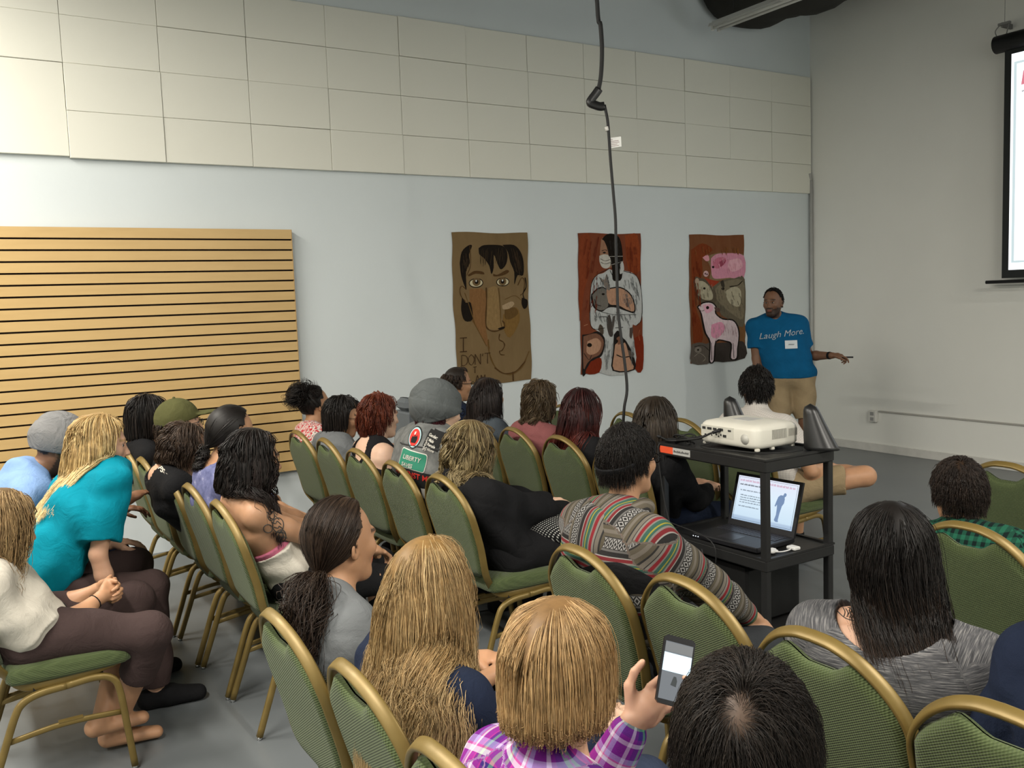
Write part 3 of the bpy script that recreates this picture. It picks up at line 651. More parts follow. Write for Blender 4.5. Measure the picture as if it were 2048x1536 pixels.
RB = (118, 44, 24); PK = (178, 138, 112); PKD = (120, 84, 66); GY = (110, 105, 98); LG = (182, 184, 182); OUT = (36, 32, 30)
A2 = [('p', (128, 62, 36), [(900, 100), (960, 95), (960, 300), (930, 420), (905, 600)]), ('p', (138, 66, 36), [(1170, 95), (1250, 95), (1262, 300), (1190, 290)]), ('p', (120, 44, 24), [(1230, 700), (1282, 690), (1282, 885), (1236, 885)]),
 ('p', LG, [(1076, 290), (1100, 300), (1160, 300), (1230, 320), (1262, 380), (1278, 480), (1270, 590), (1240, 625), (1215, 640), (1232, 890), (1020, 905), (1050, 700), (985, 645), (962, 590), (965, 470), (970, 380), (1000, 330), (1040, 316)]),
 ('p', (150, 112, 88), [(1026, 120), (1046, 110), (1100, 180), (1100, 270), (1060, 285), (1030, 250), (1020, 200)]), ('p', DK, [(1030, 118), (1056, 92), (1090, 84), (1130, 100), (1150, 150), (1158, 230), (1152, 345), (1120, 362), (1096, 352), (1092, 280), (1074, 230), (1066, 180), (1046, 130)]),
 ('p', (190, 186, 176), [(1016, 215), (1046, 206), (1076, 216), (1086, 262), (1064, 288), (1034, 282), (1018, 250)]), ('s', (90, 86, 80), [(1022, 232), (1050, 244), (1082, 236)], 4), ('s', (90, 86, 80), [(1024, 252), (1050, 262), (1082, 254)], 4), ('s', (170, 165, 155), [(1080, 218), (1158, 216)], 4), ('s', (170, 165, 155), [(1086, 268), (1160, 246)], 4), ('s', OUT, [(1030, 186), (1050, 180), (1064, 184)], 4), ('p', OUT, oval(1046, 196, 9, 5)),
 ('p', (190, 190, 186), [(1140, 262), (1158, 250), (1165, 300), (1140, 320)]),
 ('p', OUT, [(970, 440), (1005, 405), (1040, 396), (1060, 405), (1140, 396), (1200, 430), (1232, 490), (1232, 550), (1180, 540), (1120, 520), (1070, 520), (1030, 545), (985, 520), (968, 470)]), ('p', PK, [(1060, 412), (1140, 404), (1196, 436), (1224, 490), (1226, 540), (1180, 530), (1130, 505), (1080, 500), (1062, 460)]), ('p', GY, [(976, 446), (1010, 412), (1050, 408), (1062, 450), (1070, 510), (1030, 536), (992, 514)]), ('p', PKD, [(1176, 466), (1190, 466), (1192, 510), (1180, 514)]),
 ('p', (130, 118, 108), [(1050, 400), (1040, 380), (1018, 342), (1046, 356), (1060, 322), (1076, 380), (1078, 420)]), ('s', OUT, [(1018, 342), (1040, 380)], 4), ('s', OUT, [(1060, 322), (1078, 400)], 4), ('p', DK, oval(1040, 440, 9, 6)), ('s', OUT, [(990, 470), (1000, 500), (1030, 510)], 4),
 ('s', (95, 95, 92), [(1030, 545), (1100, 560), (1180, 560), (1240, 560)], 5), ('p', (70, 64, 60), [(1062, 580), (1078, 560), (1090, 600), (1100, 680), (1080, 690), (1064, 640)]), ('p', (80, 74, 70), [(1096, 575), (1112, 570), (1100, 650), (1090, 660)]), ('s', OUT, [(1020, 572), (1064, 574)], 4), ('s', OUT, [(1112, 640), (1160, 636)], 4),
 ('p', OUT, [(920, 680), (960, 676), (1010, 660), (1050, 700), (1048, 760), (1030, 810), (990, 830), (950, 900), (922, 915)]), ('p', PKD, [(926, 690), (1000, 672), (1042, 710), (1040, 760), (1020, 800), (980, 820), (950, 850), (928, 880)]), ('p', PK, [(950, 720), (1000, 700), (1030, 730), (1014, 780), (970, 800), (945, 780)]), ('p', DK, oval(962, 742, 14, 12)), ('p', (80, 70, 60), [(1010, 650), (1022, 618), (1042, 640), (1040, 680)]), ('s', OUT, [(930, 790), (960, 830), (975, 800)], 4), ('p', RB, [(970, 840), (1030, 820), (1020, 905), (940, 910)]),
 ('p', OUT, [(1104, 680), (1130, 655), (1160, 700), (1180, 720), (1222, 800), (1230, 890), (1098, 896), (1100, 780)]), ('p', PK, [(1112, 740), (1150, 712), (1178, 740), (1200, 820), (1222, 886), (1106, 890), (1106, 800)]), ('p', PKD, [(1120, 700), (1140, 690), (1156, 720), (1130, 740)]), ('p', DK, oval(1122, 718, 8, 8)), ('p', DK, oval(1162, 722, 8, 8)), ('s', OUT, [(1120, 800), (1160, 815), (1206, 808)], 7), ('p', (80, 70, 64), [(1200, 640), (1220, 640), (1212, 700), (1200, 690)]), ('p', (90, 80, 72), [(1190, 770), (1226, 790), (1220, 812), (1196, 806)]),
 ('s', OUT, [(1076, 290), (1000, 330), (968, 400), (964, 590), (985, 646), (1050, 640)], 4), ('s', OUT, [(1160, 302), (1240, 330), (1272, 420), (1274, 580), (1240, 626)], 4), ('s', OUT, [(1080, 300), (1100, 340)], 4), ('s', (160, 90, 60), [(1262, 650), (1255, 680), (1262, 716)], 4), ('s', (170, 120, 90), [(928, 628), (950, 618)], 4)]
A2 += hatch((985, 330, 1080, 390), 18, (110, 112, 112), 3, 5, -6, 44)+hatch((1160, 320, 1255, 500), 30, (105, 108, 108), 3, 6, 8, 46)+hatch((980, 540, 1230, 600), 34, (100, 102, 102), 3, 7, 8, 30)+hatch((1050, 700, 1096, 850), 20, (120, 122, 122), 3, 8, -3, 44)+hatch((1205, 700, 1226, 830), 8, (120, 122, 122), 3, 9, 3, 44)+hatch((1060, 110, 1140, 260), 20, (52, 50, 48), 2, 4, 6, 60)+hatch((1080, 440, 1200, 480), 12, (196, 160, 136), 3, 14, 8, 26)+hatch((930, 100, 1010, 500), 24, (104, 42, 26), 4, 15, -10, 60)+hatch((1180, 110, 1250, 280), 16, (110, 46, 28), 4, 16, 4, 60)
PG = (205, 140, 160); PG2 = (190, 110, 130); TN = (122, 112, 92); TL_ = (172, 164, 140)
A3 = [('p', (122, 58, 30), [(1575, 180), (1640, 140), (1700, 180), (1640, 230), (1640, 320), (1600, 420), (1600, 520), (1630, 620), (1640, 720), (1585, 730)]), ('p', (118, 84, 52), [(1840, 640), (1893, 620), (1893, 740), (1850, 740)]),
 ('p', (128, 108, 80), [(1640, 230), (1690, 208), (1760, 194), (1850, 205), (1886, 210), (1888, 350), (1800, 352), (1720, 365), (1680, 360), (1690, 300), (1670, 250)]), ('p', PG, [(1690, 230), (1720, 205), (1780, 198), (1888, 212), (1888, 345), (1800, 346), (1740, 352), (1700, 345), (1690, 290)]), ('p', PG2, [(1700, 250), (1730, 225), (1770, 225), (1780, 250), (1745, 285), (1720, 290), (1704, 275)]), ('p', (150, 70, 90), [(1738, 250), (1770, 236), (1776, 250), (1748, 280)]), ('p', (220, 168, 180), [(1800, 240), (1860, 230), (1880, 280), (1820, 310), (1790, 280)]), ('p', (205, 170, 170), oval(1660, 322, 15, 18)), ('p', (90, 60, 60), oval(1656, 322, 4, 6)), ('p', (90, 60, 60), oval(1666, 326, 4, 6)), ('p', (150, 60, 40), [(1650, 345), (1700, 360), (1735, 370), (1728, 400), (1700, 410), (1680, 385)]), ('p', (215, 150, 160), [(1640, 225), (1670, 208), (1680, 240), (1660, 246)]), ('p', DK, oval(1702, 282, 7, 7)),
 ('p', (100, 92, 76), [(1700, 400), (1760, 360), (1830, 350), (1893, 355), (1893, 620), (1850, 640), (1800, 600), (1760, 580), (1730, 540), (1700, 500), (1690, 450)]), ('p', TN, [(1715, 410), (1770, 370), (1880, 362), (1888, 500), (1880, 600), (1820, 570), (1760, 520), (1720, 470)]), ('p', TL_, [(1770, 430), (1830, 400), (1870, 430), (1860, 520), (1800, 500)]), ('s', DK, [(1800, 400), (1850, 392), (1880, 365)], 6), ('p', (150, 140, 125), oval(1706, 462, 14, 20)), ('p', DK, oval(1705, 458, 4, 5)), ('p', DK, oval(1760, 412, 9, 9)), ('p', (60, 54, 46), [(1745, 370), (1762, 362), (1770, 400), (1752, 400)]),
 ('p', (90, 80, 66), [(1588, 370), (1600, 340), (1622, 346), (1660, 360), (1690, 400), (1720, 440), (1712, 500), (1660, 500), (1625, 490), (1600, 440)]), ('p', TL_, [(1600, 370), (1640, 366), (1680, 400), (1700, 450), (1690, 480), (1640, 474), (1612, 440)]), ('p', DK, oval(1650, 410, 7, 7)), ('p', (170, 150, 130), oval(1608, 366, 12, 18)),
 ('p', (96, 88, 80), [(1576, 745), (1620, 735), (1660, 745), (1690, 740), (1700, 855), (1574, 860)]), ('p', (62, 56, 52), [(1700, 742), (1820, 740), (1888, 742), (1893, 842), (1700, 852)]), ('p', (130, 122, 112), oval(1612, 780, 20, 18)), ('p', DK, oval(1612, 780, 6, 6)), ('s', (140, 132, 120), [(1590, 820), (1620, 800), (1655, 830), (1640, 852)], 4), ('s', (40, 36, 34), [(1590, 760), (1640, 755), (1680, 790)], 4),
 ('p', OUT, [(1606, 520), (1640, 492), (1690, 490), (1722, 520), (1720, 560), (1760, 592), (1820, 600), (1852, 640), (1862, 700), (1852, 780), (1850, 845), (1800, 842), (1806, 760), (1780, 738), (1720, 736), (1710, 852), (1674, 855), (1678, 740), (1650, 680), (1636, 620), (1626, 560)]), ('p', (215, 196, 200), [(1614, 522), (1644, 500), (1688, 498), (1714, 522), (1712, 562), (1756, 600), (1816, 608), (1844, 644), (1854, 700), (1845, 780), (1840, 838), (1808, 836), (1814, 752), (1780, 730), (1714, 728), (1702, 846), (1682, 848), (1686, 736), (1660, 680), (1646, 620), (1634, 560)]), ('p', (220, 150, 175), [(1690, 630), (1750, 615), (1770, 660), (1730, 710), (1690, 700)]), ('p', (224, 170, 188), [(1640, 510), (1690, 506), (1700, 540), (1660, 560)]), ('p', DK, oval(1668, 526, 9, 10)), ('p', (90, 66, 60), [(1706, 524), (1736, 530), (1742, 548), (1720, 552)]), ('s', (110, 84, 80), [(1616, 536), (1634, 546), (1650, 540)], 4), ('s', DK, [(1820, 745), (1826, 838)], 4), ('s', DK, [(1690, 740), (1692, 846)], 4)]
A3 += hatch((1720, 400, 1880, 580), 30, (90, 84, 72), 3, 20, 4, 30)+hatch((1700, 620, 1840, 700), 18, (190, 160, 165), 3, 21, 2, 34)+hatch((1590, 160, 1860, 180), 16, (134, 84, 46), 4, 22, 4, 30)+hatch((1700, 220, 1870, 320), 16, (225, 165, 180), 3, 23, 6, 26)+hatch((1600, 380, 1690, 450), 14, (140, 132, 112), 3, 24, 6, 26)+hatch((1578, 220, 1630, 600), 18, (112, 46, 24), 4, 25, 2, 60)
poster('tall brown paper poster of a wide-eyed face and the words I DON\'T', 0, 3.625, 4.375, .985, 2.268, (130, 72), (582, 80), (600, 965), (162, 960), K1, None, A1)
poster('rust red poster of a masked person in a white coat carrying a piglet', 0, 4.92, 5.655, .99, 2.272, (888, 84), (1266, 84), (1284, 885), (918, 918), K2, None, A2)
poster('rust and pink poster of stacked pigs above a standing lamb', 0, 6.275, 7.03, 1.0, 2.27, (1563, 90), (1886, 88), (1895, 845), (1572, 862), K3, None, A3)
# ================================================================ people: implicit surfaces -> one continuous mesh
def nrm(v): v = np.asarray(v, float); return v/(np.linalg.norm(v)+1e-12)
class SDF:
    def __init__(s, lo, hi, h):
        s.lo = np.array(lo, np.float32); s.h = h; n = np.ceil((np.array(hi)-np.array(lo))/h).astype(int)+1
        s.ax = [s.lo[i]+h*np.arange(n[i], dtype=np.float32) for i in range(3)]; s.F = np.full(n, .3, np.float32); s.pr = []
    def _sub(s, lo, hi):
        i0 = [max(0, int((lo[i]-s.lo[i])/s.h)) for i in range(3)]; i1 = [min(len(s.ax[i]), int((hi[i]-s.lo[i])/s.h)+2) for i in range(3)]
        if any(a >= b for a, b in zip(i0, i1)): return None
        sl = tuple(slice(a, b) for a, b in zip(i0, i1)); X, Y, Z = [s.ax[i][sl[i]] for i in range(3)]
        return sl, X[:, None, None], Y[None, :, None], Z[None, None, :]
    def put(s, fn, lo, hi, k, mode='u'):
        q = s._sub(np.array(lo)-k-2*s.h, np.array(hi)+k+2*s.h)
        if q is None: return
        sl, X, Y, Z = q; d = fn(X, Y, Z); F = s.F[sl]
        if mode == 'u':
            h = np.maximum(k-np.abs(F-d), 0)/max(k, 1e-6); s.F[sl] = np.minimum(F, d)-h*h*k*.25
        elif mode == 's':
            d = -d; h = np.maximum(k-np.abs(F-d), 0)/max(k, 1e-6); s.F[sl] = np.maximum(F, d)+h*h*k*.25
    def cap(s, a, b, r1, r2=None, k=.02, wide=None, s_=1.0, mode='u', clip=None):
        r2 = r1 if r2 is None else r2; a = np.array(a, float); b = np.array(b, float); w = None if wide is None else nrm(wide); R = max(r1, r2)*max(s_, 1)
        def T(v): return v-w*(v@w)*(1-1/s_) if w is not None else v
        ba = T(b-a); L2 = ba@ba+1e-12
        def fn(X, Y, Z):
            x, y, z = X-a[0], Y-a[1], Z-a[2]
            if w is not None:
                dw = (x*w[0]+y*w[1]+z*w[2])*(1-1/s_); x, y, z = x-dw*w[0], y-dw*w[1], z-dw*w[2]
            t = np.clip((x*ba[0]+y*ba[1]+z*ba[2])/L2, 0, 1); d = np.sqrt((x-t*ba[0])**2+(y-t*ba[1])**2+(z-t*ba[2])**2)-(r1+(r2-r1)*t)
            if clip is not None:
                for (cp, cn) in clip: d = np.maximum(d, (X-cp[0])*cn[0]+(Y-cp[1])*cn[1]+(Z-cp[2])*cn[2])
            return d
        s.put(fn, np.minimum(a, b)-R, np.maximum(a, b)+R, k, mode)
        s.pr.append((a, b, (r1+r2)/2, w, s_))
    def ell(s, c, fr, r, k=.015, mode='u'):
        c = np.array(c, float); f, l, u = fr; R = max(r)
        def fn(X, Y, Z):
            x, y, z = X-c[0], Y-c[1], Z-c[2]
            p = [(x*a[0]+y*a[1]+z*a[2])/q for a, q in zip((f, l, u), r)]
            k0 = np.sqrt(p[0]**2+p[1]**2+p[2]**2)+1e-6; k1 = np.sqrt((p[0]/r[0])**2+(p[1]/r[1])**2+(p[2]/r[2])**2)+1e-6
            return k0*(k0-1)/k1
        s.put(fn, c-R, c+R, k, mode)
    def cut(s, p, n, lo=None, hi=None):
        q = s._sub(lo if lo is not None else s.lo, hi if hi is not None else s.lo+s.h*np.array(s.F.shape)); sl, X, Y, Z = q
        s.F[sl] = np.maximum(s.F[sl], (X-p[0])*n[0]+(Y-p[1])*n[1]+(Z-p[2])*n[2])
    def wrinkle(s, amp, fr=38, seed=0):
        q = np.random.default_rng(seed); X, Y, Z = s.ax[0][:, None, None], s.ax[1][None, :, None], s.ax[2][None, None, :]; W = 0
        for i in range(5):
            v = q.normal(size=3); v = v/np.linalg.norm(v)*fr*q.uniform(.5, 1.3); p = q.uniform(0, 6, 4)
            W = W+np.sin(X*v[0]+Y*v[1]+Z*v[2]+1.6*np.sin(X*v[1]*.6+Z*v[0]*.5+p[1])+p[0]).astype(np.float32)
        s.F += amp*W*.62
    def mesh(s):
        F = s.F; F[0], F[-1] = np.abs(F[0])+1e-4, np.abs(F[-1])+1e-4; F[:, 0] = np.abs(F[:, 0])+1e-4; F[:, -1] = np.abs(F[:, -1])+1e-4; F[:, :, 0] = np.abs(F[:, :, 0])+1e-4; F[:, :, -1] = np.abs(F[:, :, -1])+1e-4
        I = F < 0; n = F.shape; C = np.zeros(tuple(k-1 for k in n), np.int8)
        offs = [(i, j, k) for i in (0, 1) for j in (0, 1) for k in (0, 1)]
        for o in offs: C += I[o[0]:n[0]-1+o[0], o[1]:n[1]-1+o[1], o[2]:n[2]-1+o[2]]
        act = np.argwhere((C > 0) & (C < 8)); idx = np.full(C.shape, -1, np.int32); idx[act[:, 0], act[:, 1], act[:, 2]] = np.arange(len(act))
        val = np.stack([F[act[:, 0]+o[0], act[:, 1]+o[1], act[:, 2]+o[2]] for o in offs], 1)
        P = np.zeros((len(act), 3)); N = np.zeros(len(act)); oo = np.array(offs, float)
        for a in range(8):
            for b in range(a+1, 8):
                if sum(abs(oo[a]-oo[b])) != 1: continue
                va, vb = val[:, a], val[:, b]; m = (va < 0) != (vb < 0); t = np.where(m, va/(va-vb+1e-12), 0)
                P += m[:, None]*(oo[a]+(oo[b]-oo[a])*t[:, None]); N += m
        P = s.lo+(act+P/N[:, None])*s.h; fs = []
        for ax in range(3):
            d = [0, 0, 0]; d[ax] = 1; A = I[:n[0]-d[0], :n[1]-d[1], :n[2]-d[2]]; B = I[d[0]:, d[1]:, d[2]:]
            e = np.argwhere(A != B); u_, v_ = [(1, 2), (2, 0), (0, 1)][ax]; e = e[(e[:, u_] > 0) & (e[:, v_] > 0)]
            sg = A[e[:, 0], e[:, 1], e[:, 2]]; q = []
            for du, dv in ((-1, -1), (0, -1), (0, 0), (-1, 0)):
                c = e.copy(); c[:, u_] += du; c[:, v_] += dv; q.append(idx[c[:, 0], c[:, 1], c[:, 2]])
            q = np.stack(q, 1); q[~sg] = q[~sg][:, ::-1]; fs.append(q)
        fs = np.concatenate(fs); fs = fs[(fs >= 0).all(1)]; return P.astype(np.float32), fs
    def uvw(s, P):
        """garment coordinates: around / along the nearest limb or trunk segment"""
        best = np.full(len(P), 9.); out = np.zeros((len(P), 3), np.float32)
        for i, (a, b, r, w, s_) in enumerate(s.pr):
            x = P-a; ba = b-a; x2, b2 = x, ba
            if w is not None: x2 = x-np.outer(x@w, w)*(1-1/s_); b2 = ba-w*(ba@w)*(1-1/s_)
            L = np.linalg.norm(ba)+1e-9; t = np.clip(x2@b2/(b2@b2+1e-12), 0, 1); d = np.linalg.norm(x2-t[:, None]*b2, axis=1)-r; m = d < best
            if w is not None: u = x@w; v = P[:, 2]
            else:
                e1 = nrm(np.cross(ba, [.13, .21, 1.0] if abs(ba[2])/L < .95 else [1, .1, .1])); e2 = np.cross(ba/L, e1); u = np.arctan2(x@e2, x@e1)*r; v = x@ba/L+.17*i
            best[m] = d[m]; out[m] = np.stack([u, v, np.full(len(P), float(w is None))], 1)[m]
        return out

def headframe(yaw=0, pitch=0, roll=0):
    y, p, r_ = [math.radians(a) for a in (yaw, pitch, roll)]
    f = V(math.cos(y)*math.cos(p), math.sin(y)*math.cos(p), math.sin(p)); l = nrm(np.cross([0, 0, 1], f)); u = np.cross(f, l)
    return f, l*math.cos(r_)+u*math.sin(r_), u*math.cos(r_)-l*math.sin(r_)
def scalp_mask(d):   # d: unit-ish directions in head axes (f,l,u)
    f, l, u = d[:, 0], np.abs(d[:, 1]), d[:, 2]
    return (f < .62-.35*l+.0*u) & (u > .22) & (f < .12+.95*u) | ((f < .05) & (u > -.35)) | ((f < -.35) & (u > -.72)) | ((f < .30) & (u > .25))
def ik(a, b, l1, l2, hint):
    d = b-a; L = np.linalg.norm(d); L_ = min(L, (l1+l2)*.995); n = d/L; x = (l1*l1-l2*l2+L_*L_)/(2*L_); h = math.sqrt(max(0, l1*l1-x*x)); q = np.array(hint, float); q = nrm(q-n*(q@n)); return a+n*x+q*h, a+n*L_
def hand(S, w, d, n, side, curl=.5, k=.006, sc=1.0, thumb=None, spread=.0, curls=None):
    """w wrist, d finger direction, n palm normal (palm faces +n), side +1 left"""
    d = nrm(d); n = nrm(n-d*(np.dot(n, d))); t = np.cross(d, n)*side*-1 ; t = nrm(t)   # t: towards the thumb
    S.cap(w, w+d*.045*sc, .020*sc, .024*sc, .012, wide=t, s_=1.25); S.cap(w+d*.03*sc, w+d*.078*sc, .0135*sc, .0125*sc, .012, wide=t, s_=2.7)
    Ls = [(.041, .026, .021), (.046, .030, .022), (.042, .028, .022), (.033, .021, .019)]
    for i, Lf in enumerate(Ls):
        off = (.0285-.0195*i)*sc; p = w+d*(.085-.005*abs(i-1.2))*sc+t*off; c = curl if curls is None else curls[i]; ang = 0; dd0 = nrm(d+t*spread*(1.5-i)*.3)
        for j, L in enumerate(Lf):
            ang += c*(.8, 1.15, .75)[j]; dd = dd0*math.cos(ang)+n*math.sin(ang); q = p+dd*L*sc; r0 = (.0092-.0009*j-(.0008 if i == 3 else 0))*sc
            S.cap(p, q, r0, r0*.88, .004); p = q
    tb = thumb if thumb is not None else (.75, .55)
    p = w+d*.022*sc+t*.024*sc; dirs = [nrm(t*tb[0]+d*.75+n*tb[1]*.5), nrm(t*tb[0]*.5+d+n*tb[1]), nrm(t*tb[0]*.15+d+n*tb[1])]
    for j, (L, r0) in enumerate(((.044, .0145), (.032, .0105), (.026, .0092))):
        q = p+dirs[j]*L*sc; S.cap(p, q, r0*sc, r0*.88*sc, .008 if j == 0 else .004); p = q

SKINS = {'light': (.56, .33, .22), 'pale': (.64, .42, .30), 'tan': (.46, .25, .14), 'brown': (.20, .095, .05), 'olive': (.40, .22, .125), 'deep': (.105, .05, .03)}
M_skin = vcol('skin', .5, .35, sss=.12, nz=.06, nsc=30); M_hair = vcol('hair', .5, .3, nz=.25, nsc=55)
M_eye = plain('eye_white', (.5, .47, .43), .2); M_iris = plain('eye_iris', (.02, .012, .008), .15)
class Person:
    def __init__(s, label, hip, top=None, topX=None, topY=None, headc=None, look=(0, 0, 0), skin='light', res=.008, sh=.185, build=1.0, lean=0, root_rz=0, seated=True, hipz=.555, zmin=None,
                 hands=None, elbow_out=.6, knees=None, feet=None, hand_kw=None, hairc=(.02, .013, .009), beard=None, name='person', hs=1.0, neck=.150, nboff=(0, 0, 0), neck_fwd=.02, chest=1.0, group='seated audience', hand_dirs=None, ears=1):
        s.root = empty(name, (hip[0], hip[1], 0), root_rz); tag(s.root, label, 'person', group); s.label = label
        cz, sz = math.cos(-root_rz), math.sin(-root_rz)
        s.tl = lambda p: V((p[0]-hip[0])*cz-(p[1]-hip[1])*sz, (p[0]-hip[0])*sz+(p[1]-hip[1])*cz, p[2])
        s.seated = seated; s.fr = headframe(*look); f, l, u = s.fr; s.hs = hs
        if headc is None: headc = s.tl(atx(top[0], top[1], topX) if topX is not None else aty(top[0], top[1], topY))-u*.142*hs
        s.hc = np.array(headc, float); s.build = build; s.res = res; s.skin = SKINS[skin] if isinstance(skin, str) else skin; s.hairc = hairc; s.beard = beard
        P0 = V(0, 0, hipz); nb = s.hc-u*neck*hs-f*.055*hs+V(-.012, 0, 0)+V(*nboff); s.nb = nb; s.P0 = P0; ax = nb-P0; L = np.linalg.norm(ax)
        back = nrm(np.cross(ax, [0, 1, 0]))*-1  # local forward-ish
        back = nrm(V(ax[2], 0, -ax[0]))
        s.fwd = back; P1 = P0+ax*.35+back*(-.004-lean*.03); P2 = P0+ax*.70+back*(-.018-lean*.05); s.P1, s.P2 = P1, P2
        la = V(0, 1, 0); s.la = la; s.up = nrm(ax)
        tw = nb-s.up*.062*build; s.shj = {1: tw+la*sh-back*.005, -1: tw-la*sh-back*.005}
        s.zmin = zmin; s.sh = sh; s.chest = chest
        hands = hands or {}; s.arm = {}
        for sd in (1, -1):
            tgt = hands.get(sd, (.33, .07*sd, .645)); tgt = np.array(tgt, float); hint = V(-.35, sd*elbow_out, -1) if not isinstance(elbow_out, dict) else V(*elbow_out[sd])
            e, w_ = ik(s.shj[sd], tgt, .285, .255, hint); s.arm[sd] = (s.shj[sd], e, w_)
        knees = knees or {}; feet = feet or {}; s.leg = {}
        for sd in (1, -1):
            h_ = P0+V(.0, sd*.088, -.01); kn = np.array(knees.get(sd, (.43, sd*.13, .50)), float); ft = np.array(feet.get(sd, (.40, sd*.13, .075)), float); s.leg[sd] = (h_, kn, ft)
        s.hand_kw = hand_kw or {}; s.hand_dirs = hand_dirs or {}
        allp = [nb, P0, s.hc+u*.2, s.hc+f*.15]+[q for a in s.arm.values() for q in a]+[q for a in s.leg.values() for q in a]
        allp = np.array(allp); s.lo = allp.min(0)-.24; s.hi = allp.max(0)+.24; s.lo[2] = max(-.02, s.lo[2])
        if zmin is not None: s.lo[2] = max(s.lo[2], zmin)
        s.ears = ears; s.make_body()
    def trunk(s, S, infl=0, top=True, k=.07, hem=None):
        B = s.build; la = s.la; c = s.chest
        S.cap(s.P0+s.fwd*.01, s.P1, .108*B+infl, .094*B+infl, k, wide=la, s_=1.52)
        S.cap(s.P1, s.P2, .094*B+infl, .104*B*c+infl, k, wide=la, s_=1.48)
        S.cap(s.P2, s.nb-s.up*.10-s.fwd*.01, .104*B*c+infl, .082*B+infl, k, wide=la, s_=1.6)
        if top:
            for sd in (1, -1): S.cap(s.nb-s.up*.01-s.fwd*.005+la*sd*.02, s.shj[sd]+V(0, 0, .008), .047*B+infl*.7, .050*B+infl*.8, k*.9)
    def arms(s, S, sd, infl=0, t0=0, t1=2, k=.02):
        a, e, w_ = s.arm[sd]; B = s.build; m = a+(e-a)*.5
        S.cap(a, m, .050*B+infl, .044*B+infl, k); 
        if t1 >= 1: S.cap(m, e, .044*B+infl, .037*B+infl, k)
        if t1 > 1:
            q = e+(w_-e)*.35; S.cap(e, q, .037*B+infl, .038*B+infl*.9, k*.7); S.cap(q, e+(w_-e)*min(1, t1-1), .038*B+infl*.9, (.038+(.025-.038)*min(1, t1-1))*B+infl*.8, k*.7)
    def make_body(s):
        S = SDF(s.lo, s.hi, s.res); f, l, u = s.fr; H = s.hs; c = s.hc
        s.trunk(S); S.cap(s.nb-s.up*.05+s.fwd*.01, c-u*.06*H-f*.018*H, .060*H*min(s.build, 1.15), .052*H, .035)
        for sd in (1, -1):
            s.arms(S, sd); a, e, w_ = s.arm[sd]
            d = nrm(w_-e) if sd not in s.hand_dirs else np.array(s.hand_dirs[sd][0], float); n = V(0, 0, -1) if sd not in s.hand_dirs else np.array(s.hand_dirs[sd][1], float)
            hand(S, w_, d, n, sd, **s.hand_kw.get(sd, dict(curl=.45)))
            h_, kn, ft = s.leg[sd]; B = s.build
            if s.zmin is None or s.zmin < .4:
                S.cap(h_, kn, .088*B, .056*B, .05); q = kn+(ft-kn)*.3; S.cap(kn, q, .056*B, .057*B, .03); S.cap(q, ft, .057*B, .037*B, .02)
                fd = nrm(V(1, sd*.15, 0)); S.cap(ft+V(-.03, 0, -.035), ft+fd*.15+V(0, 0, -.050), .034, .024, .02, wide=l, s_=1.25)
        S.ell(c+u*.022*H-f*.014*H, s.fr, (.100*H, .077*H, .100*H), .02)
        S.ell(c-u*.035*H+f*.026*H, s.fr, (.066*H, .060*H, .088*H), .03)
        S.cap(c-u*.102*H+f*.066*H-l*.012, c-u*.102*H+f*.066*H+l*.012, .021*H, k=.03)
        S.cap(c-u*.055*H-f*.012*H-l*.047*H, c-u*.095*H+f*.05*H-l*.02*H, .016*H, .014*H, .025); S.cap(c-u*.055*H-f*.012*H+l*.047*H, c-u*.095*H+f*.05*H+l*.02*H, .016*H, .014*H, .025)
        for sg in (-1, 1): S.ell(c+f*.092*H+l*sg*.030*H+u*.002*H, s.fr, (.016*H, .016*H, .011*H), .012, 's')
        S.cap(c+f*.082*H-l*.034*H+u*.022*H, c+f*.082*H+l*.034*H+u*.022*H, .0105*H, k=.014)
        S.cap(c+f*.086*H+u*.004*H, c+f*.106*H-u*.034*H, .0075*H, .0115*H, .010)
        for sg in (-1, 1): S.ell(c+f*.095*H-u*.037*H+l*sg*.011*H, s.fr, (.012*H, .008*H, .008*H), .006); S.ell(c+f*.062*H+l*sg*.042*H-u*.022*H, s.fr, (.022*H, .020*H, .02*H), .025)
        S.cap(c+f*.086*H-l*.017*H-u*.0605*H, c+f*.086*H+l*.017*H-u*.0605*H, .0085*H, k=.006); S.cap(c+f*.085*H-l*.013*H-u*.073*H, c+f*.085*H+l*.013*H-u*.073*H, .0095*H, k=.006)
        if s.ears:
            for sg in (-1, 1):
                e = c+l*sg*.078*H-f*.012*H-u*.012*H; ef = (nrm(f*.9+l*sg*-.35), nrm(l*sg+f*.35), u)
                S.ell(e, ef, (.019*H, .008*H, .031*H), .006); S.ell(e+l*sg*.007*H+f*.003*H, ef, (.009*H, .006*H, .017*H), .006, 's')
        P, F = S.mesh(); s.colliders = list(S.pr[:8])
        q = (P-c)/H; D = np.stack([q@f, q@l, q@u], 1); R = np.stack([(D[:, 0]+.014)/.1, D[:, 1]/.077, (D[:, 2]-.022)/.1], 1); rn = np.linalg.norm(R, axis=1); d = R/rn[:, None]
        col = np.tile(np.array(s.skin), (len(P), 1)); near = rn < 1.25
        m = near & scalp_mask(d) & (np.abs(D[:, 1]) < .082)
        if s.hairc is not None: col[m] = np.array(s.hairc)*.8
        f_, l_, u_ = D.T; face = near & (f_ > .05) | (np.linalg.norm(q, axis=1) < .16) & (f_ > .05)
        col[face & (np.abs(u_+.066) < .013) & (np.abs(l_) < .026) & (f_ > .078)] = np.array(s.skin)*[.95, .55, .55]
        col[face & (np.abs(u_-.026-.0*l_) < .005) & (np.abs(np.abs(l_)-.032) < .018)] = np.array(s.hairc if s.hairc is not None else s.skin)*.9+np.array(s.skin)*.15
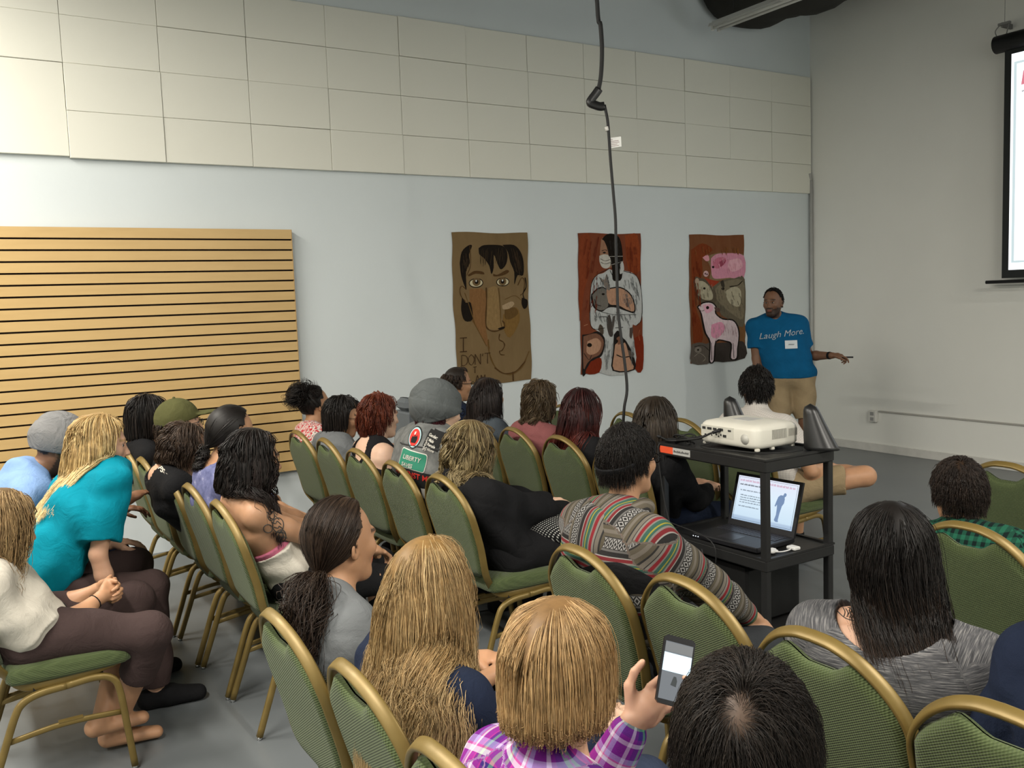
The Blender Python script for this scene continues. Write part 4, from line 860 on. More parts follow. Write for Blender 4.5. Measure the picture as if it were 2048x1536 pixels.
        if s.beard is not None:
            bm = (np.linalg.norm(q, axis=1) < .17) & (f_ > -.005) & (u_ < -.044-.0*f_) & (u_ > -.14) & ~((np.abs(u_+.067) < .010) & (np.abs(l_) < .020) & (f_ > .08)) & ~((f_ > .06) & (u_ > -.052) & (np.abs(l_) > .03))
            col[bm] = np.array(s.beard)*.8+np.array(s.skin)*.2
        if hasattr(s, 'paint'): s.paint(P, col)
        s.body = bpy.data.objects.new('body', arrmesh('body', P, F, M_skin, cols=col)); link(s.body, s.root)
        for sg in (-1, 1):
            b = MB(); e = c+f*.0785*H+l*sg*.030*H+u*.002*H; b.ball(e-f*.003, .0112*H, 12, 10); o = b.build('eye', M_eye, s.root); b = MB(); b.ball(e+f*.0034*H, (.0072*H,)*3, 10, 8); b.build('iris', M_iris, o)
    def pt(s, f, l, u):  # head-relative point
        return s.hc+s.fr[0]*f*s.hs+s.fr[1]*l*s.hs+s.fr[2]*u*s.hs
    # ---- clothes
    def top_(s, name, mat, sleeve='short', infl=.014, hem=None, wrinkle=.004, neckcut=None, seed=1, cutters=(), res=None, collar=0, sleeve_len=None, loose=0, sleeve_infl=None, extra=None, k_arm=.03, topcut=None):
        S = SDF(s.lo, s.hi, res or s.res); si = infl if sleeve_infl is None else sleeve_infl
        s.trunk(S, infl+loose)
        for sd in (1, -1):
            a, e, w_ = s.arm[sd]
            if sleeve == 'none': continue
            t = sleeve_len or {'short': .72, 'long': 1.93, 'half': 1.2}[sleeve]
            if t <= 1:
                en = a+(e-a)*t; n = nrm(e-a); S.cap(a, en, .050*s.build+si, .047*s.build+si*1.5, .03, clip=[(en, n)])
            else:
                s.arms(S, sd, si, t1=t if t < 1.9 else 1.9, k=k_arm)
        if collar: S.cap(s.nb+s.up*.0, s.nb+s.up*.035+s.fwd*.01, .062+infl*.3, .060+infl*.3, .02)
        if extra: extra(S)
        if wrinkle: S.wrinkle(wrinkle, seed=seed)
        hz = s.P0[2]-.06 if hem is None else hem
        # hem cut perpendicular to the spine, only around the trunk
        S.cut(s.P0+s.up*(hz-s.P0[2]), -s.up if s.seated else V(0, 0, -1), None, None)
        if topcut is not None: S.cut(s.nb-s.up*topcut, s.up)
        for (c, r) in cutters:
            c = np.array(c, float); S.put(lambda X, Y, Z, c=c, r=r: np.sqrt((X-c[0])**2+(Y-c[1])**2+(Z-c[2])**2)-r, c-r, c+r, .004, 's')
        if neckcut: c = s.nb+s.up*neckcut[0]+s.fwd*neckcut[1]; r = neckcut[2]; S.put(lambda X, Y, Z: np.sqrt((X-c[0])**2+(Y-c[1])**2+(Z-c[2])**2)-r, c-r, c+r, .004, 's')
        P, F = S.mesh(); o = bpy.data.objects.new(name, arrmesh(name, P, F, mat, uvw=S.uvw(P))); link(o, s.root); s.shirt = o; return o
    def pants(s, mat, name='trousers', length='long', shin=1.0, infl=.014, wrinkle=.006, seed=2):
        lo = s.lo.copy(); hi = s.hi.copy(); hi[2] = min(hi[2], s.P0[2]+.25)
        S = SDF(lo, hi, s.res); B = s.build
        S.cap(s.P0, s.P0+(s.P1-s.P0)*.45, .108*B+infl*.7, .100*B+infl*.5, .04, wide=s.la, s_=1.52)
        S.cap(s.P0+s.la*.05-V(0, 0, .03), s.P0-s.la*.05-V(0, 0, .03), .104*B+infl*.7, k=.03)
        for sd in (1, -1):
            h_, kn, ft = s.leg[sd]
            if length == 'long': S.cap(h_, kn, .088*B+infl, .058*B+infl, .04); en = kn+(ft-kn)*.94*shin; S.cap(kn, en, .058*B+infl, .048*B+infl, .03, clip=[(en, nrm(ft-kn))])
            else: en = h_+(kn-h_)*length; S.cap(h_, en, .088*B+infl, .066*B+infl, .04, clip=[(en, nrm(kn-h_))])
        if wrinkle: S.wrinkle(wrinkle, 30, seed)
        P, F = S.mesh(); o = bpy.data.objects.new(name, arrmesh(name, P, F, mat, uvw=S.uvw(P))); return link(o, s.root)
    def shoes(s, mat, name='shoe', socks=None):
        for sd in (1, -1):
            ft = s.leg[sd][2]; fd = nrm(V(1, sd*.15, 0)); l = np.cross([0, 0, 1], fd); lo = ft-V(.14, .12, .1); lo[2] = max(lo[2], -.02)
            S = SDF(lo, ft+V(.27, .14, .10), .008); S.cap(ft+V(-.035, 0, -.035), ft+fd*.05+V(0, 0, -.03), .046, .046, .02, wide=l, s_=1.05); S.cap(ft+fd*.05+V(0, 0, -.035), ft+fd*.17+V(0, 0, -.046), .043, .034, .02, wide=l, s_=1.3); S.cut(V(0, 0, .004), V(0, 0, -1)); S.cut(V(0, 0, ft[2]+.01), V(0, 0, 1))
            P, F = S.mesh(); link(bpy.data.objects.new(name, arrmesh(name, P, F, mat)), s.root)
            if socks:
                b = MB(); b.tube([ft+V(0, 0, -.03), ft+(s.leg[sd][1]-ft)*.22], .047*s.build, 14, r2=.05*s.build); b.build('sock', socks, s.root)
    def glasses(s, mat, lens=True):
        b = MB(); H = s.hs
        for sg in (-1, 1):
            b.tube([s.pt(.108, sg*.032+.022*math.cos(q), .0+.017*math.sin(q)) for q in np.linspace(0, 2*math.pi, 17)], .0018, 6)
            b.tube([s.pt(.106, sg*.054, .005), s.pt(.06, sg*.078, .006), s.pt(-.01, sg*.083, .004), s.pt(-.03, sg*.080, -.012)], .0018, 6)
        b.tube([s.pt(.110, -.010, .003), s.pt(.112, 0, .006), s.pt(.110, .010, .003)], .0016, 6); return b.build('glasses', mat, s.root)
    # ---- hair
    def push(s, P, lay, body=True, col_infl=.02, back=False, pd=(-1, 0, 0)):
        f, l, u = s.fr; H = s.hs
        for (off, R) in (((-.014, 0, .022), (.104, .081, .104)), ((.020, 0, -.035), (.074, .066, .094))):
            c = s.hc+f*off[0]*H+u*off[2]*H; q = P-c; D = np.stack([q@f/(R[0]*H+lay), q@l/(R[1]*H+lay), q@u/(R[2]*H+lay)], 1); n = np.linalg.norm(D, axis=1); m = n < 1
            P[m] = c+q[m]/n[m, None]
        if body:
            for (a, b, r, w, s_) in s.colliders:
                x = P-a; ba = b-a
                if w is not None: x = x-np.outer(x@w, w)*(1-1/s_); ba = ba-w*(ba@w)*(1-1/s_)
                t = np.clip(x@ba/(ba@ba), 0, 1); g = x-t[:, None]*ba; d = np.linalg.norm(g, axis=1)+1e-9; rr = r+col_infl+lay*.6; m = d < rr; e = g/d[:, None]*(rr-d)[:, None]
                if back: e = nrm(pd)*((rr-d)*.85)[:, None]+e*.4
                P[m] += e[m]
        return P
    def hair(s, n=1200, length=.3, style='down', col=((.02, .013, .009),), wave=0., wfreq=20, thick=.0016, layer=.02, lenvar=.15, cut=None, part=0., clump=.5, stiff=.25, steps=18, tip=None, tail=None, region=None, frizz=.003, seed=3, name='hair', spread=.6, out=0., behind=.0, tipfade=.5, whorl=(-.45, .1), roots=None, body=True, thinspot=0, fwd=0, maxf=None, cutn=.008, pd=(-1, 0, 0), colinf=.02, conv=0., drift=0.):
        q = np.random.default_rng(seed); f, l, u = s.fr; H = s.hs; d = q.normal(size=(n*8, 3)); d /= np.linalg.norm(d, axis=1)[:, None]; m = scalp_mask(d)
        if region is not None: m &= region(d)
        d = d[m][:n]; n = len(d)
        if thinspot: # fewer roots round the crown
            cs = nrm(V(whorl[0], whorl[1], 1)); keep = (d@cs < .965) | (q.random(n) < thinspot); d = d[keep]; n = len(d)
        ctr = s.hc-f*.014*H+u*.022*H; tw = lambda a: a[:, :1]*f+a[:, 1:2]*l+a[:, 2:3]*u
        R = np.array([.1, .077, .1])*H; P = ctr+tw(d*R)
        lay = q.uniform(.1, 1, n)**.8*layer; lay0 = lay*.0
        L = length*(1-lenvar*q.random(n)); st = L/steps; path = [P.copy()]; gx = V(0, 0, -1.)
        # starting direction
        if style == 'down' or style == 'short':
            side = np.where(np.abs(d[:, 1]-part) < .02, np.sign(q.normal(size=n)), np.sign(d[:, 1]-part)); v = np.stack([-.35-.9*np.maximum(0, -d[:, 0])+fwd, side*(.25+1.1*np.abs(d[:, 1]-part)), -.35+0*d[:, 0]], 1)
        elif style == 'whorl':
            cs = nrm(V(whorl[0], whorl[1], 1)); a = d-np.outer(d@cs, cs); a /= np.linalg.norm(a, axis=1)[:, None]+1e-6; v = a+np.cross(cs, a)*.55+V(.35, 0, 0)
        elif style == 'pony':
            v = np.zeros((n, 3))
        v = tw(v); vel = v/(np.linalg.norm(v, axis=1)[:, None]+1e-6)
        T = s.pt(*tail['at']) if tail else None; alive = np.ones(n, bool)
        for i in range(steps):
            t = (i+1)/steps
            if style == 'pony':
                g = T-P; dist = np.linalg.norm(g, axis=1)[:, None]; g = g/(dist+1e-6); vel = g; stp = np.minimum(np.full(n, .30/steps), dist[:, 0]); Pn = P+vel*stp[:, None]
                Pn = s.push(Pn, lay*.35, False)
            else:
                g = np.tile(gx, (n, 1)).astype(float); low_ = np.clip((ctr-P)@V(0, 0, 1)/.12, 0, 1)[:, None]; g += (V(-1, 0, 0)*behind-np.outer((P-ctr)@l, l)*conv-l*drift)*low_; nd = (P-ctr); nd = nd/np.linalg.norm(nd, axis=1)[:, None]
                k = stiff*(1+2*t) if style != 'short' else stiff*.6
                vel = vel*(1-k)+g*k+nd*out*(1-t)
                vel /= np.linalg.norm(vel, axis=1)[:, None]; Pn = P+vel*st[:, None]; lf = np.minimum(1, t*3.5) if style != 'short' else t
                Pn = s.push(Pn, lay*lf, body, back=behind > 0, pd=pd, col_infl=colinf)
                if s.seated: low = Pn[:, 2] < .96; Pn[low, 0] = np.maximum(Pn[low, 0], -.205)
                if maxf is not None:   # keep hair off the face
                    x = (Pn-s.hc)@f-maxf*H; y = np.abs((Pn-s.hc)@l); mm = (x > 0) & ((Pn-s.hc)@u < .07*H); Pn[mm] -= np.outer(x[mm], f)*.6
                w = Pn-P; vel = w/(np.linalg.norm(w, axis=1)[:, None]+1e-6)
                if cut is not None:
                    low = Pn[:, 2] < cut+lay*0+q.normal(size=n)*cutn; alive &= ~low; Pn[~alive] = P[~alive]
            P = Pn; path.append(P.copy())
        A = np.stack(path, 1)                                   # n, steps+1, 3
        s.strands(A, lay, q, wave, wfreq, thick, clump, col, tip, tipfade, name, frizz, d, fadein=style != 'short')
        if style == 'pony' and tail.get('n', 1):
            m_ = tail['n']; P = T+q.normal(size=(m_, 3))*.009; vel = tw(np.stack([tail.get('fb', -.8)+q.normal(size=m_)*tail['sp'], q.normal(size=m_)*tail['sp']+tail.get('side', 0), -.5+q.normal(size=m_)*.3], 1)); vel /= np.linalg.norm(vel, axis=1)[:, None]; L = tail['len']*(1-.35*q.random(m_)); path = [P.copy()]; la_ = q.uniform(.1, 1, m_)*tail.get('thick', .03); ns = 22
            for i in range(ns):
                g = np.tile(gx, (m_, 1))+(q.normal(size=(m_, 3))*.05); k = tail.get('k', .22); vel = vel*(1-k)+g*k; vel /= np.linalg.norm(vel, axis=1)[:, None]; Pn = s.push(P+vel*(L/ns)[:, None], la_*.5, True); low = Pn[:, 2] < .96; Pn[low, 0] = np.maximum(Pn[low, 0], -.185); vel = (Pn-P)/(np.linalg.norm(Pn-P, axis=1)[:, None]+1e-6); P = Pn; path.append(P.copy())
            s.strands(np.stack(path, 1), la_, q, tail.get('wave', .01), tail.get('wf', 30), thick, tail.get('clump', .6), col, tip, tipfade, tail.get('name', 'ponytail'), frizz, q.normal(size=(m_, 3)))
    def strands(s, A, lay, q, wave, wfreq, thick, clump, col, tip, tipfade, name, frizz, d, fadein=True):
        n, m, _ = A.shape; t = np.linspace(0, 1, m); ng = max(6, n//22); gi = q.choice(n, ng, replace=False); dd = ((d[:, None, :]-d[None, gi, :])**2).sum(2) if n*ng < 4e6 else None
        own = dd.argmin(1) if dd is not None else q.integers(0, ng, n)
        if clump: A = A+(A[gi][own]-A)*(clump*np.minimum(1, t*1.5)**1.2)[None, :, None]*.8
        if wave:
            ph = q.uniform(0, 6.28, ng)[own]+q.normal(size=n)*.35; fr = (wfreq*(1+.3*q.normal(size=ng)))[own]; w = np.minimum(1, t*2.2)[None, :]*wave*(1+.4*q.normal(size=ng))[own][:, None]
            T = np.gradient(A, axis=1); T /= np.linalg.norm(T, axis=2)[:, :, None]+1e-9; a = np.cross(T, V(.3, .2, 1)); a /= np.linalg.norm(a, axis=2)[:, :, None]+1e-6; b = np.cross(T, a)
            sl = np.concatenate([np.zeros((n, 1)), np.cumsum(np.linalg.norm(np.diff(A, axis=1), axis=2), 1)], 1); arg = sl*fr[:, None]+ph[:, None]
            A = A+a*(np.cos(arg)*w)[:, :, None]+b*(np.sin(arg)*w*.8)[:, :, None]
        if frizz: A = A+(q.normal(size=(n, 1, 3))*frizz+q.normal(size=(n, m, 3))*frizz*.25)*t[None, :, None]
        T = np.gradient(A, axis=1); T /= np.linalg.norm(T, axis=2)[:, :, None]+1e-9; a = np.cross(T, V(.31, .17, .93)); a /= np.linalg.norm(a, axis=2)[:, :, None]+1e-6; b = np.cross(T, a)
        th = thick*q.uniform(.6, 1.4, n)[:, None]*(1-.75*t[None, :]**3)*(np.minimum(1, .35+t*4)[None, :]); ks = 3; V3 = []
        for j in range(ks):
            an = 2*math.pi*j/ks; V3.append(A+a*(math.cos(an)*th)[:, :, None]+b*(math.sin(an)*th)[:, :, None])
        W = np.stack(V3, 2).reshape(-1, 3); base = (np.arange(n)*m*ks)[:, None, None]+(np.arange(m-1)*ks)[None, :, None]
        fs = np.stack([base+np.arange(ks)[None, None, :], base+(np.arange(1, ks+1) % ks)[None, None, :], base+ks+(np.arange(1, ks+1) % ks)[None, None, :], base+ks+np.arange(ks)[None, None, :]], 3).reshape(-1, 4)
        col = np.array(col, float); ci = q.integers(0, len(col), n); cg = q.integers(0, len(col), ng)[own]; C = (col[ci]*.5+col[cg]*.5)*(1+.18*q.normal(size=n))[:, None]; C = np.clip(C, .001, 1)
        C = np.repeat(C[:, None, :], m, 1)
        if tip is not None: k = (np.clip((t-tipfade)/(1-tipfade+1e-6), 0, 1)**.8)[None, :, None]; C = C*(1-k)+np.array(tip)*(1+.1*q.normal(size=(n, 1, 1)))*k
        C = np.repeat(C[:, :, None, :], ks, 2).reshape(-1, 3)
        o = bpy.data.objects.new(name, arrmesh(name, W, fs, M_hair, cols=np.clip(C, .001, 1))); link(o, s.root); return o
    def cap_shell(s, name='hair_base', infl=.006, col=None, region=None, down=None):
        """close layer of hair under the strands"""
        f, l, u = s.fr; H = s.hs; nu, nv = 48, 26; c = s.hc-f*.014*H+u*.022*H; d = []
        for i in range(nv+1):
            for j in range(nu): a = 2*math.pi*j/nu; t_ = math.pi*i/nv; d.append((math.sin(t_)*math.cos(a), math.sin(t_)*math.sin(a), math.cos(t_)))
        d = np.array(d); R = np.array([.1, .077, .1])*H+infl; P = c+(d[:, :1]*R[0])*f+(d[:, 1:2]*R[1])*l+(d[:, 2:]*R[2])*u; m = scalp_mask(d); F = []
        for i in range(nv):
            for j in range(nu):
                q = [i*nu+j, (i+1)*nu+j, (i+1)*nu+(j+1) % nu, i*nu+(j+1) % nu]
                if all(m[k] for k in q): F.append(q)
        P2 = c+(P-c)*.93; n = len(P); F = np.array(F); F2 = F[:, ::-1]+n
        cc = np.tile(np.array(col if col is not None else s.hairc)*.8, (2*n, 1)); o = bpy.data.objects.new(name, arrmesh(name, np.concatenate([P, P2]), np.concatenate([F, F2]), M_hair, cols=cc)); link(o, s.root)
# ---------------------------------------------------------------- fabrics
C_black = cloth('fabric_black', (.010, .010, .011)); C_navy = cloth('fabric_navy', (.012, .018, .038)); C_teal = cloth('fabric_teal', (.0, .21, .29)); C_lblue = cloth('fabric_light_blue', (.20, .32, .56))
C_white = cloth('fabric_white', (.60, .56, .48)); C_grey = cloth('fabric_grey', (.15, .16, .165)); C_dgrey = cloth('fabric_dark_grey', (.035, .038, .042)); C_rose = cloth('fabric_rose', (.24, .085, .085))
C_khaki = cloth('fabric_khaki', (.30, .225, .13)); C_brownp = cloth('fabric_brown', (.055, .036, .034)); C_denim = cloth('fabric_denim', (.03, .04, .07)); C_olive = cloth('fabric_olive', (.085, .085, .032)); C_knit = cloth('knit_grey', (.105, .115, .115), .5); C_slate = cloth('fabric_slate', (.07, .085, .10)); C_blue = cloth('fabric_bright_blue', (.003, .085, .20)); C_skinny = cloth('fabric_greyjeans', (.045, .047, .05))
C_knit2 = cloth('knit_pale_grey', (.20, .20, .20), .5)
def f_heather(t, u, v, a, o):
    s = t.vscale(a, (26, 420, 0)); n = t.noise(s, 1.0, 4, .6); n2 = t.noise(o, 7, 3)
    return t.mix(t.math('MULTIPLY', n2, .4), t.ramp(n, [(.34, (.022, .023, .026)), (.52, (.10, .10, .105)), (.68, (.30, .29, .28))]), (.09, .09, .095))
C_heather = uvwcloth('fabric_heather', f_heather)
def f_stripe(t, u, v, a, o):
    f = fract(t, v, .165); base = [(0, (.02, .02, .02)), (.03, (.16, .14, .115)), (.10, (.02, .02, .02)), (.115, (.21, .19, .17)), (.16, (.22, .012, .02)), (.22, (.20, .18, .16)), (.25, (.03, .10, .075)), (.31, (.30, .26, .03)), (.335, (.03, .10, .075)), (.37, (.20, .18, .16)), (.40, (.17, .012, .018)), (.46, (.30, .28, .26)), (.48, (.012, .012, .013)), (.56, (.13, .125, .12)), (.60, (.02, .02, .02)), (.61, (.34, .33, .32)), (.79, (.02, .02, .02)), (.81, (.10, .085, .06)), (.87, (.16, .14, .115)), (.93, (.09, .075, .05))]
    c = t.ramp(f, base, True)
    # woven diamonds inside the wide pale band
    fu = t.math('ABSOLUTE', t.math('SUBTRACT', fract(t, u, .016), .5)); fv = t.math('ABSOLUTE', t.math('SUBTRACT', t.math('DIVIDE', t.math('SUBTRACT', f, .61), .18), .5)); dd = fract(t, t.math('MULTIPLY', t.math('ADD', fu, fv), 2.2), 1.0)
    m = t.math('MULTIPLY', t.math('LESS_THAN', dd, .55), t.math('MULTIPLY', t.math('GREATER_THAN', f, .61), t.math('LESS_THAN', f, .79)))
    c = t.mix(m, c, (.015, .015, .015)); return t.mix(t.math('MULTIPLY', t.noise(t.vscale(a, (300, 900, 0)), 1, 2), .45), c, (.05, .045, .04))
C_stripe = uvwcloth('fabric_striped_weave', f_stripe)
def tartan(t, c, per, stops1, stops2, fac=.5):
    u, v = c; return t.mix(fac, t.ramp(fract(t, u, per), stops1, True), t.ramp(fract(t, v, per, .02), stops2, True))
PL = [(0, (.16, .015, .22)), (.20, (.55, .45, .62)), (.27, (.16, .015, .22)), (.34, (.04, .02, .16)), (.46, (.10, .32, .16)), (.54, (.04, .02, .16)), (.62, (.50, .04, .25)), (.66, (.30, .03, .27)), (.82, (.75, .68, .72)), (.88, (.60, .12, .32)), (.91, (.36, .28, .55))]
C_plaid = uvwcloth('fabric_purple_plaid', lambda t, u, v, a, o: t.mix(.0, tartan(t, (u, v), .135, PL, PL), (1, 1, 1)))
GP = [(0, (.003, .010, .009)), (.5, (.012, .09, .052))]
C_gplaid = uvwcloth('fabric_green_plaid', lambda t, u, v, a, o: tartan(t, (u, v), .026, GP, GP))
def f_floral(t, u, v, a, o):
    vo = t.n('ShaderNodeTexVoronoi', {'Vector': o, 'Scale': 42.}); n = t.noise(o, 65, 3, .6, .6); c = t.ramp(n, [(0, (.42, .02, .03)), (.44, (.5, .05, .06)), (.48, (.62, .55, .5)), (.58, (.6, .54, .5)), (.62, (.03, .03, .03))], True); return c
C_floral = uvwcloth('fabric_floral', f_floral)
C_purple = uvwcloth('fabric_purple_print', lambda t, u, v, a, o: t.ramp(t.noise(o, 30, 3, .6), [(.35, (.10, .11, .22)), (.6, (.17, .18, .33)), (.72, (.35, .36, .50))]))
C_dots = uvwcloth('fabric_polka_dots', lambda t, u, v, a, o: (t.mix(t.math('LESS_THAN', t.math('SQRT', t.math('ADD', t.math('POWER', t.math('SUBTRACT', fract(t, t.math('ADD', t.sep(o)[0], t.sep(o)[2]), .0135), .5), 2.), t.math('POWER', t.math('SUBTRACT', fract(t, t.math('ADD', t.sep(o)[1], t.math('MULTIPLY', t.sep(o)[2], .3)), .0135), .5), 2.))), .24), (.012, .012, .013), (.55, .54, .5))))
C_vest = uvwcloth('fabric_washed_denim', lambda t, u, v, a, o: t.ramp(t.noise(o, 14, 5, .65), [(.3, (.085, .088, .085)), (.55, (.15, .155, .15)), (.75, (.21, .21, .20))]))
C_wshirt = uvwcloth('fabric_white_check', lambda t, u, v, a, o: tartan(t, (u, v), .012, [(0, (.52, .49, .45)), (.82, (.36, .32, .30))], [(0, (.52, .49, .45)), (.82, (.36, .34, .33))]))

BLK = [(.008, .006, .005), (.014, .010, .008), (.006, .005, .0045)]; DBR = [(.026, .015, .010), (.042, .025, .015), (.015, .009, .006)]; BLN = [(.36, .22, .085), (.25, .145, .05), (.46, .31, .14), (.18, .10, .035)]
def seat(k, i, dx=.27, dy=0): c = CH[k][i]; return (c[0]+dx, c[1]+dy)
def pants_shoes(p, m, shoe=C_black, **kw): p.pants(m, **kw); p.shoes(shoe)

def far_group():
    # ---- column A, by the slatted board
    p = Person('person with a black chin-length bob and black top in front of the slatted board', seat('A', 0), (300, 784), topY=5.52, look=(5, -3, 0), skin='olive', sh=.165, build=.92, hairc=BLK[0])
    p.top_('black_top', C_black, 'none', neckcut=(.0, .02, .085)); p.pants(C_black); p.shoes(C_black)
    p.cap_shell(infl=.012); p.hair(1300, .26, col=BLK, thick=.0024, layer=.028, cut=p.hc[2]-.125, stiff=.35, clump=.2, maxf=.02, body=False)
    p = Person('person in an olive green baseball cap, glasses and black tank top', seat('A', 1), (354, 797), topY=5.07, look=(-2, 4, 0), skin='light', sh=.18, build=1.02, hairc=(.03, .018, .012), beard=(.03, .018, .012))
    p.top_('tank_top', C_black, 'none', neckcut=(.01, .02, .09), cutters=[(p.shj[1]+V(-.02, .035, .03), .075), (p.shj[-1]+V(-.02, -.035, .03), .075)]); p.pants(C_dgrey); p.shoes(C_black); p.glasses(C_dgrey)
    cap_hat(p, C_olive); p.hair(500, .07, style='short', col=DBR, thick=.002, layer=.012, region=lambda d: d[:, 2] < .15)
    p = Person('person with loose wavy brown hair and black top, bent forward behind the black haired person', seat('A', 2), (394, 846), topY=4.58, look=(-25, -26, 0), skin='light', sh=.17, build=.95, hairc=(.04, .024, .015))
    p.top_('black_top', C_black, 'short', neckcut=(.02, .0, .07)); p.pants(C_black); p.shoes(C_black)
    p.cap_shell(infl=.01); p.hair(1100, .20, col=[(.045, .028, .018), (.07, .045, .03), (.025, .015, .01)], thick=.0018, layer=.026, wave=.010, wfreq=60, clump=.5, body=False)
    bvh = bvh_of(p.shirt.data); D_ = nrm(ray(308, 928)); O_ = aty(304, 921, 4.25)-V(p.root.location.x, p.root.location.y, 0); text_obj('shirt_print', 'CLIPS', .030, C_white, tuple(O_), tuple(nrm(CR*.62-CU*.78)), tuple(nrm(CR*.78+CU*.62)), p.root, .0008, proj=(bvh, tuple(D_), .003))
    p = Person('person with black pinned-up hair and a purple patterned top', seat('A', 3), (474, 806), topY=4.12, look=(8, -12, 0), skin='tan', sh=.17, build=.97, hairc=BLK[0])
    p.top_('patterned_top', C_purple, 'short', neckcut=(.02, .0, .075)); p.pants(C_black); p.shoes(C_black); p.glasses(C_black)
    p.cap_shell(infl=.012); p.hair(1000, .2, style='pony', col=BLK, thick=.002, layer=.02, tail=dict(at=(-.115, 0, -.075), len=.12, n=420, sp=.9, wave=.014, wf=55, thick=.05, name='hair_bun'))
    p = Person('woman with long wavy black hair, bare tattooed arm and white strapless top', seat('A', 4, .32), (512, 850), topY=3.67, look=(4, -6, 0), skin='olive', res=.006, sh=.165, build=.93, hairc=BLK[1], hands={-1: (.34, -.10, .62), 1: (.38, .10, .62)}, elbow_out={-1: (-.3, -.35, -1), 1: (-.3, .6, -1)})
    p.top_('white_top', C_white, 'none', infl=.012, topcut=.235, wrinkle=.006, res=.006, loose=.004); p.pants(C_black); p.shoes(C_black)
    S = SDF(p.lo, p.hi, .006); p.trunk(S, .008, top=False); z = .37*p.nb[2]+.63*p.P0[2]
    c0 = p.nb-p.up*.235; S.cut(c0+p.up*.022, p.up); S.cut(c0-p.up*.02, -p.up); P, F = S.mesh(); link(bpy.data.objects.new('pink_band', arrmesh('pink_band', P, F, cloth('fabric_pink', (.50, .14, .22)))), p.root)
    p.cap_shell(infl=.01); p.hair(2600, .42, col=BLK+[(.02, .012, .01)], thick=.0017, layer=.030, wave=.012, wfreq=38, clump=.6, stiff=.3, tip=(.022, .012, .010), maxf=.05)
    T = []; PX = lambda pts: [pix(p, a-24, b_+10) for a, b_ in pts]
    for cx_, cy_, r1_, r2_ in ((566, 1022, 13, 16), (566, 1022, 7, 9), (580, 1040, 11, 14), (560, 1047, 9, 8), (586, 1062, 10, 13), (586, 1062, 5, 7), (572, 1008, 8, 6), (594, 1080, 8, 9)): T.append(PX([(cx_+r1_*math.cos(q), cy_+r2_*math.sin(q)) for q in np.linspace(0, 2*math.pi, 11)]))
    for k in range(9): T.append(PX([(552+5*k, 1004+10*k), (560+5*k, 1010+9*k), (566+4*k, 1002+10*k), (574+4*k, 1012+9*k)]))
    for k in range(4): T.append(PX([(588+8*k, 1100+3*k), (592+8*k, 1112+3*k), (588+7*k, 1120+3*k)]))
    tattoo_strokes(p, 'arm_tattoo', T, .0019)

    # ---- column B
    p = Person('person with curly black updo and red and white floral shirt', seat('B', 0), (628, 768), 2.10, look=(12, 2, 0), skin='tan', sh=.16, build=.9, hairc=BLK[0])
    p.top_('floral_shirt', C_floral, 'short', neckcut=(.045, .02, .065), collar=0); p.pants(C_black); p.shoes(C_black)
    p.cap_shell(infl=.012); p.hair(900, .2, style='pony', col=BLK, thick=.002, layer=.03, tail=dict(at=(-.085, 0, .10), len=.17, n=500, sp=1.1, wave=.022, wf=60, thick=.06, k=.12, clump=.3, name='curly_updo')); p.hair(250, .10, style='short', col=BLK, thick=.0014, layer=.02, wave=.01, wfreq=80, stiff=.05, out=1.2, name='loose_curls', region=lambda d: (d[:, 0] < 0) & (d[:, 2] > .3))
    p = Person('person with short black hair, thin glasses and plain grey shirt', seat('B', 1), (695, 788), 2.10, look=(-25, -12, 0), skin='tan', sh=.175, build=.98, hairc=BLK[0])
    p.top_('grey_shirt', C_grey, 'short', collar=0, neckcut=(.05, .02, .065)); p.pants(C_dgrey); p.shoes(C_black); p.glasses(C_black)
    p.cap_shell(infl=.012); p.hair(1300, .19, col=BLK, thick=.0024, layer=.024, cut=p.hc[2]-.10, stiff=.35, clump=.2, maxf=.03, body=False)
    p = Person('person with cropped auburn red hair and a black strappy tank top', seat('B', 2), (762, 783), 2.10, look=(3, -4, 0), skin='pale', sh=.165, build=.97, hairc=(.085, .018, .007), hands={1: (.62, .25, .82), -1: (.4, -.02, .66)})
    p.top_('tank_top', C_black, 'none', infl=.010, neckcut=(-.03, -.085, .105), cutters=[(p.shj[1]+V(-.02, .045, .03), .085), (p.shj[-1]+V(-.02, -.045, .02), .09)]); p.pants(C_dgrey); p.shoes(C_black)
    p.cap_shell(infl=.012, col=(.10, .02, .008)); p.hair(1500, .13, col=[(.12, .025, .010), (.085, .016, .007), (.16, .04, .015)], thick=.0022, layer=.026, stiff=.28, clump=.55, wave=.005, wfreq=45, body=False, maxf=.055, tip=(.05, .008, .004), tipfade=.6)
    vest_person()
    p = Person('woman with wavy ash blonde hair and a black coat', seat('B', 4, .31), (948, 836), 2.06, look=(10, -6, 0), skin='pale', res=.007, sh=.17, build=1.0, hairc=(.16, .11, .05), hands={1: (.40, .12, .68), -1: (.40, .0, .66)})
    p.top_('black_coat', C_black, 'long', infl=.022, loose=.004, wrinkle=.007, collar=1, hem=p.P0[2]-.12, k_arm=.06, seed=8); p.pants(C_black); p.shoes(C_black)
    p.cap_shell(infl=.014, col=(.16, .11, .05)); p.hair(2200, .36, col=[(.20, .145, .065), (.13, .09, .04), (.33, .26, .13), (.09, .06, .028)], thick=.0021, layer=.035, wave=.016, wfreq=33, clump=.80, stiff=.28, maxf=.05, tip=(.38, .30, .16), tipfade=.5, conv=1.)
    b = cushion((2.36, 3.52, .61), (.14, .20, .075), C_dots); tag(b, 'black bag with white polka dots in the lap of the woman in the black coat', 'bag')

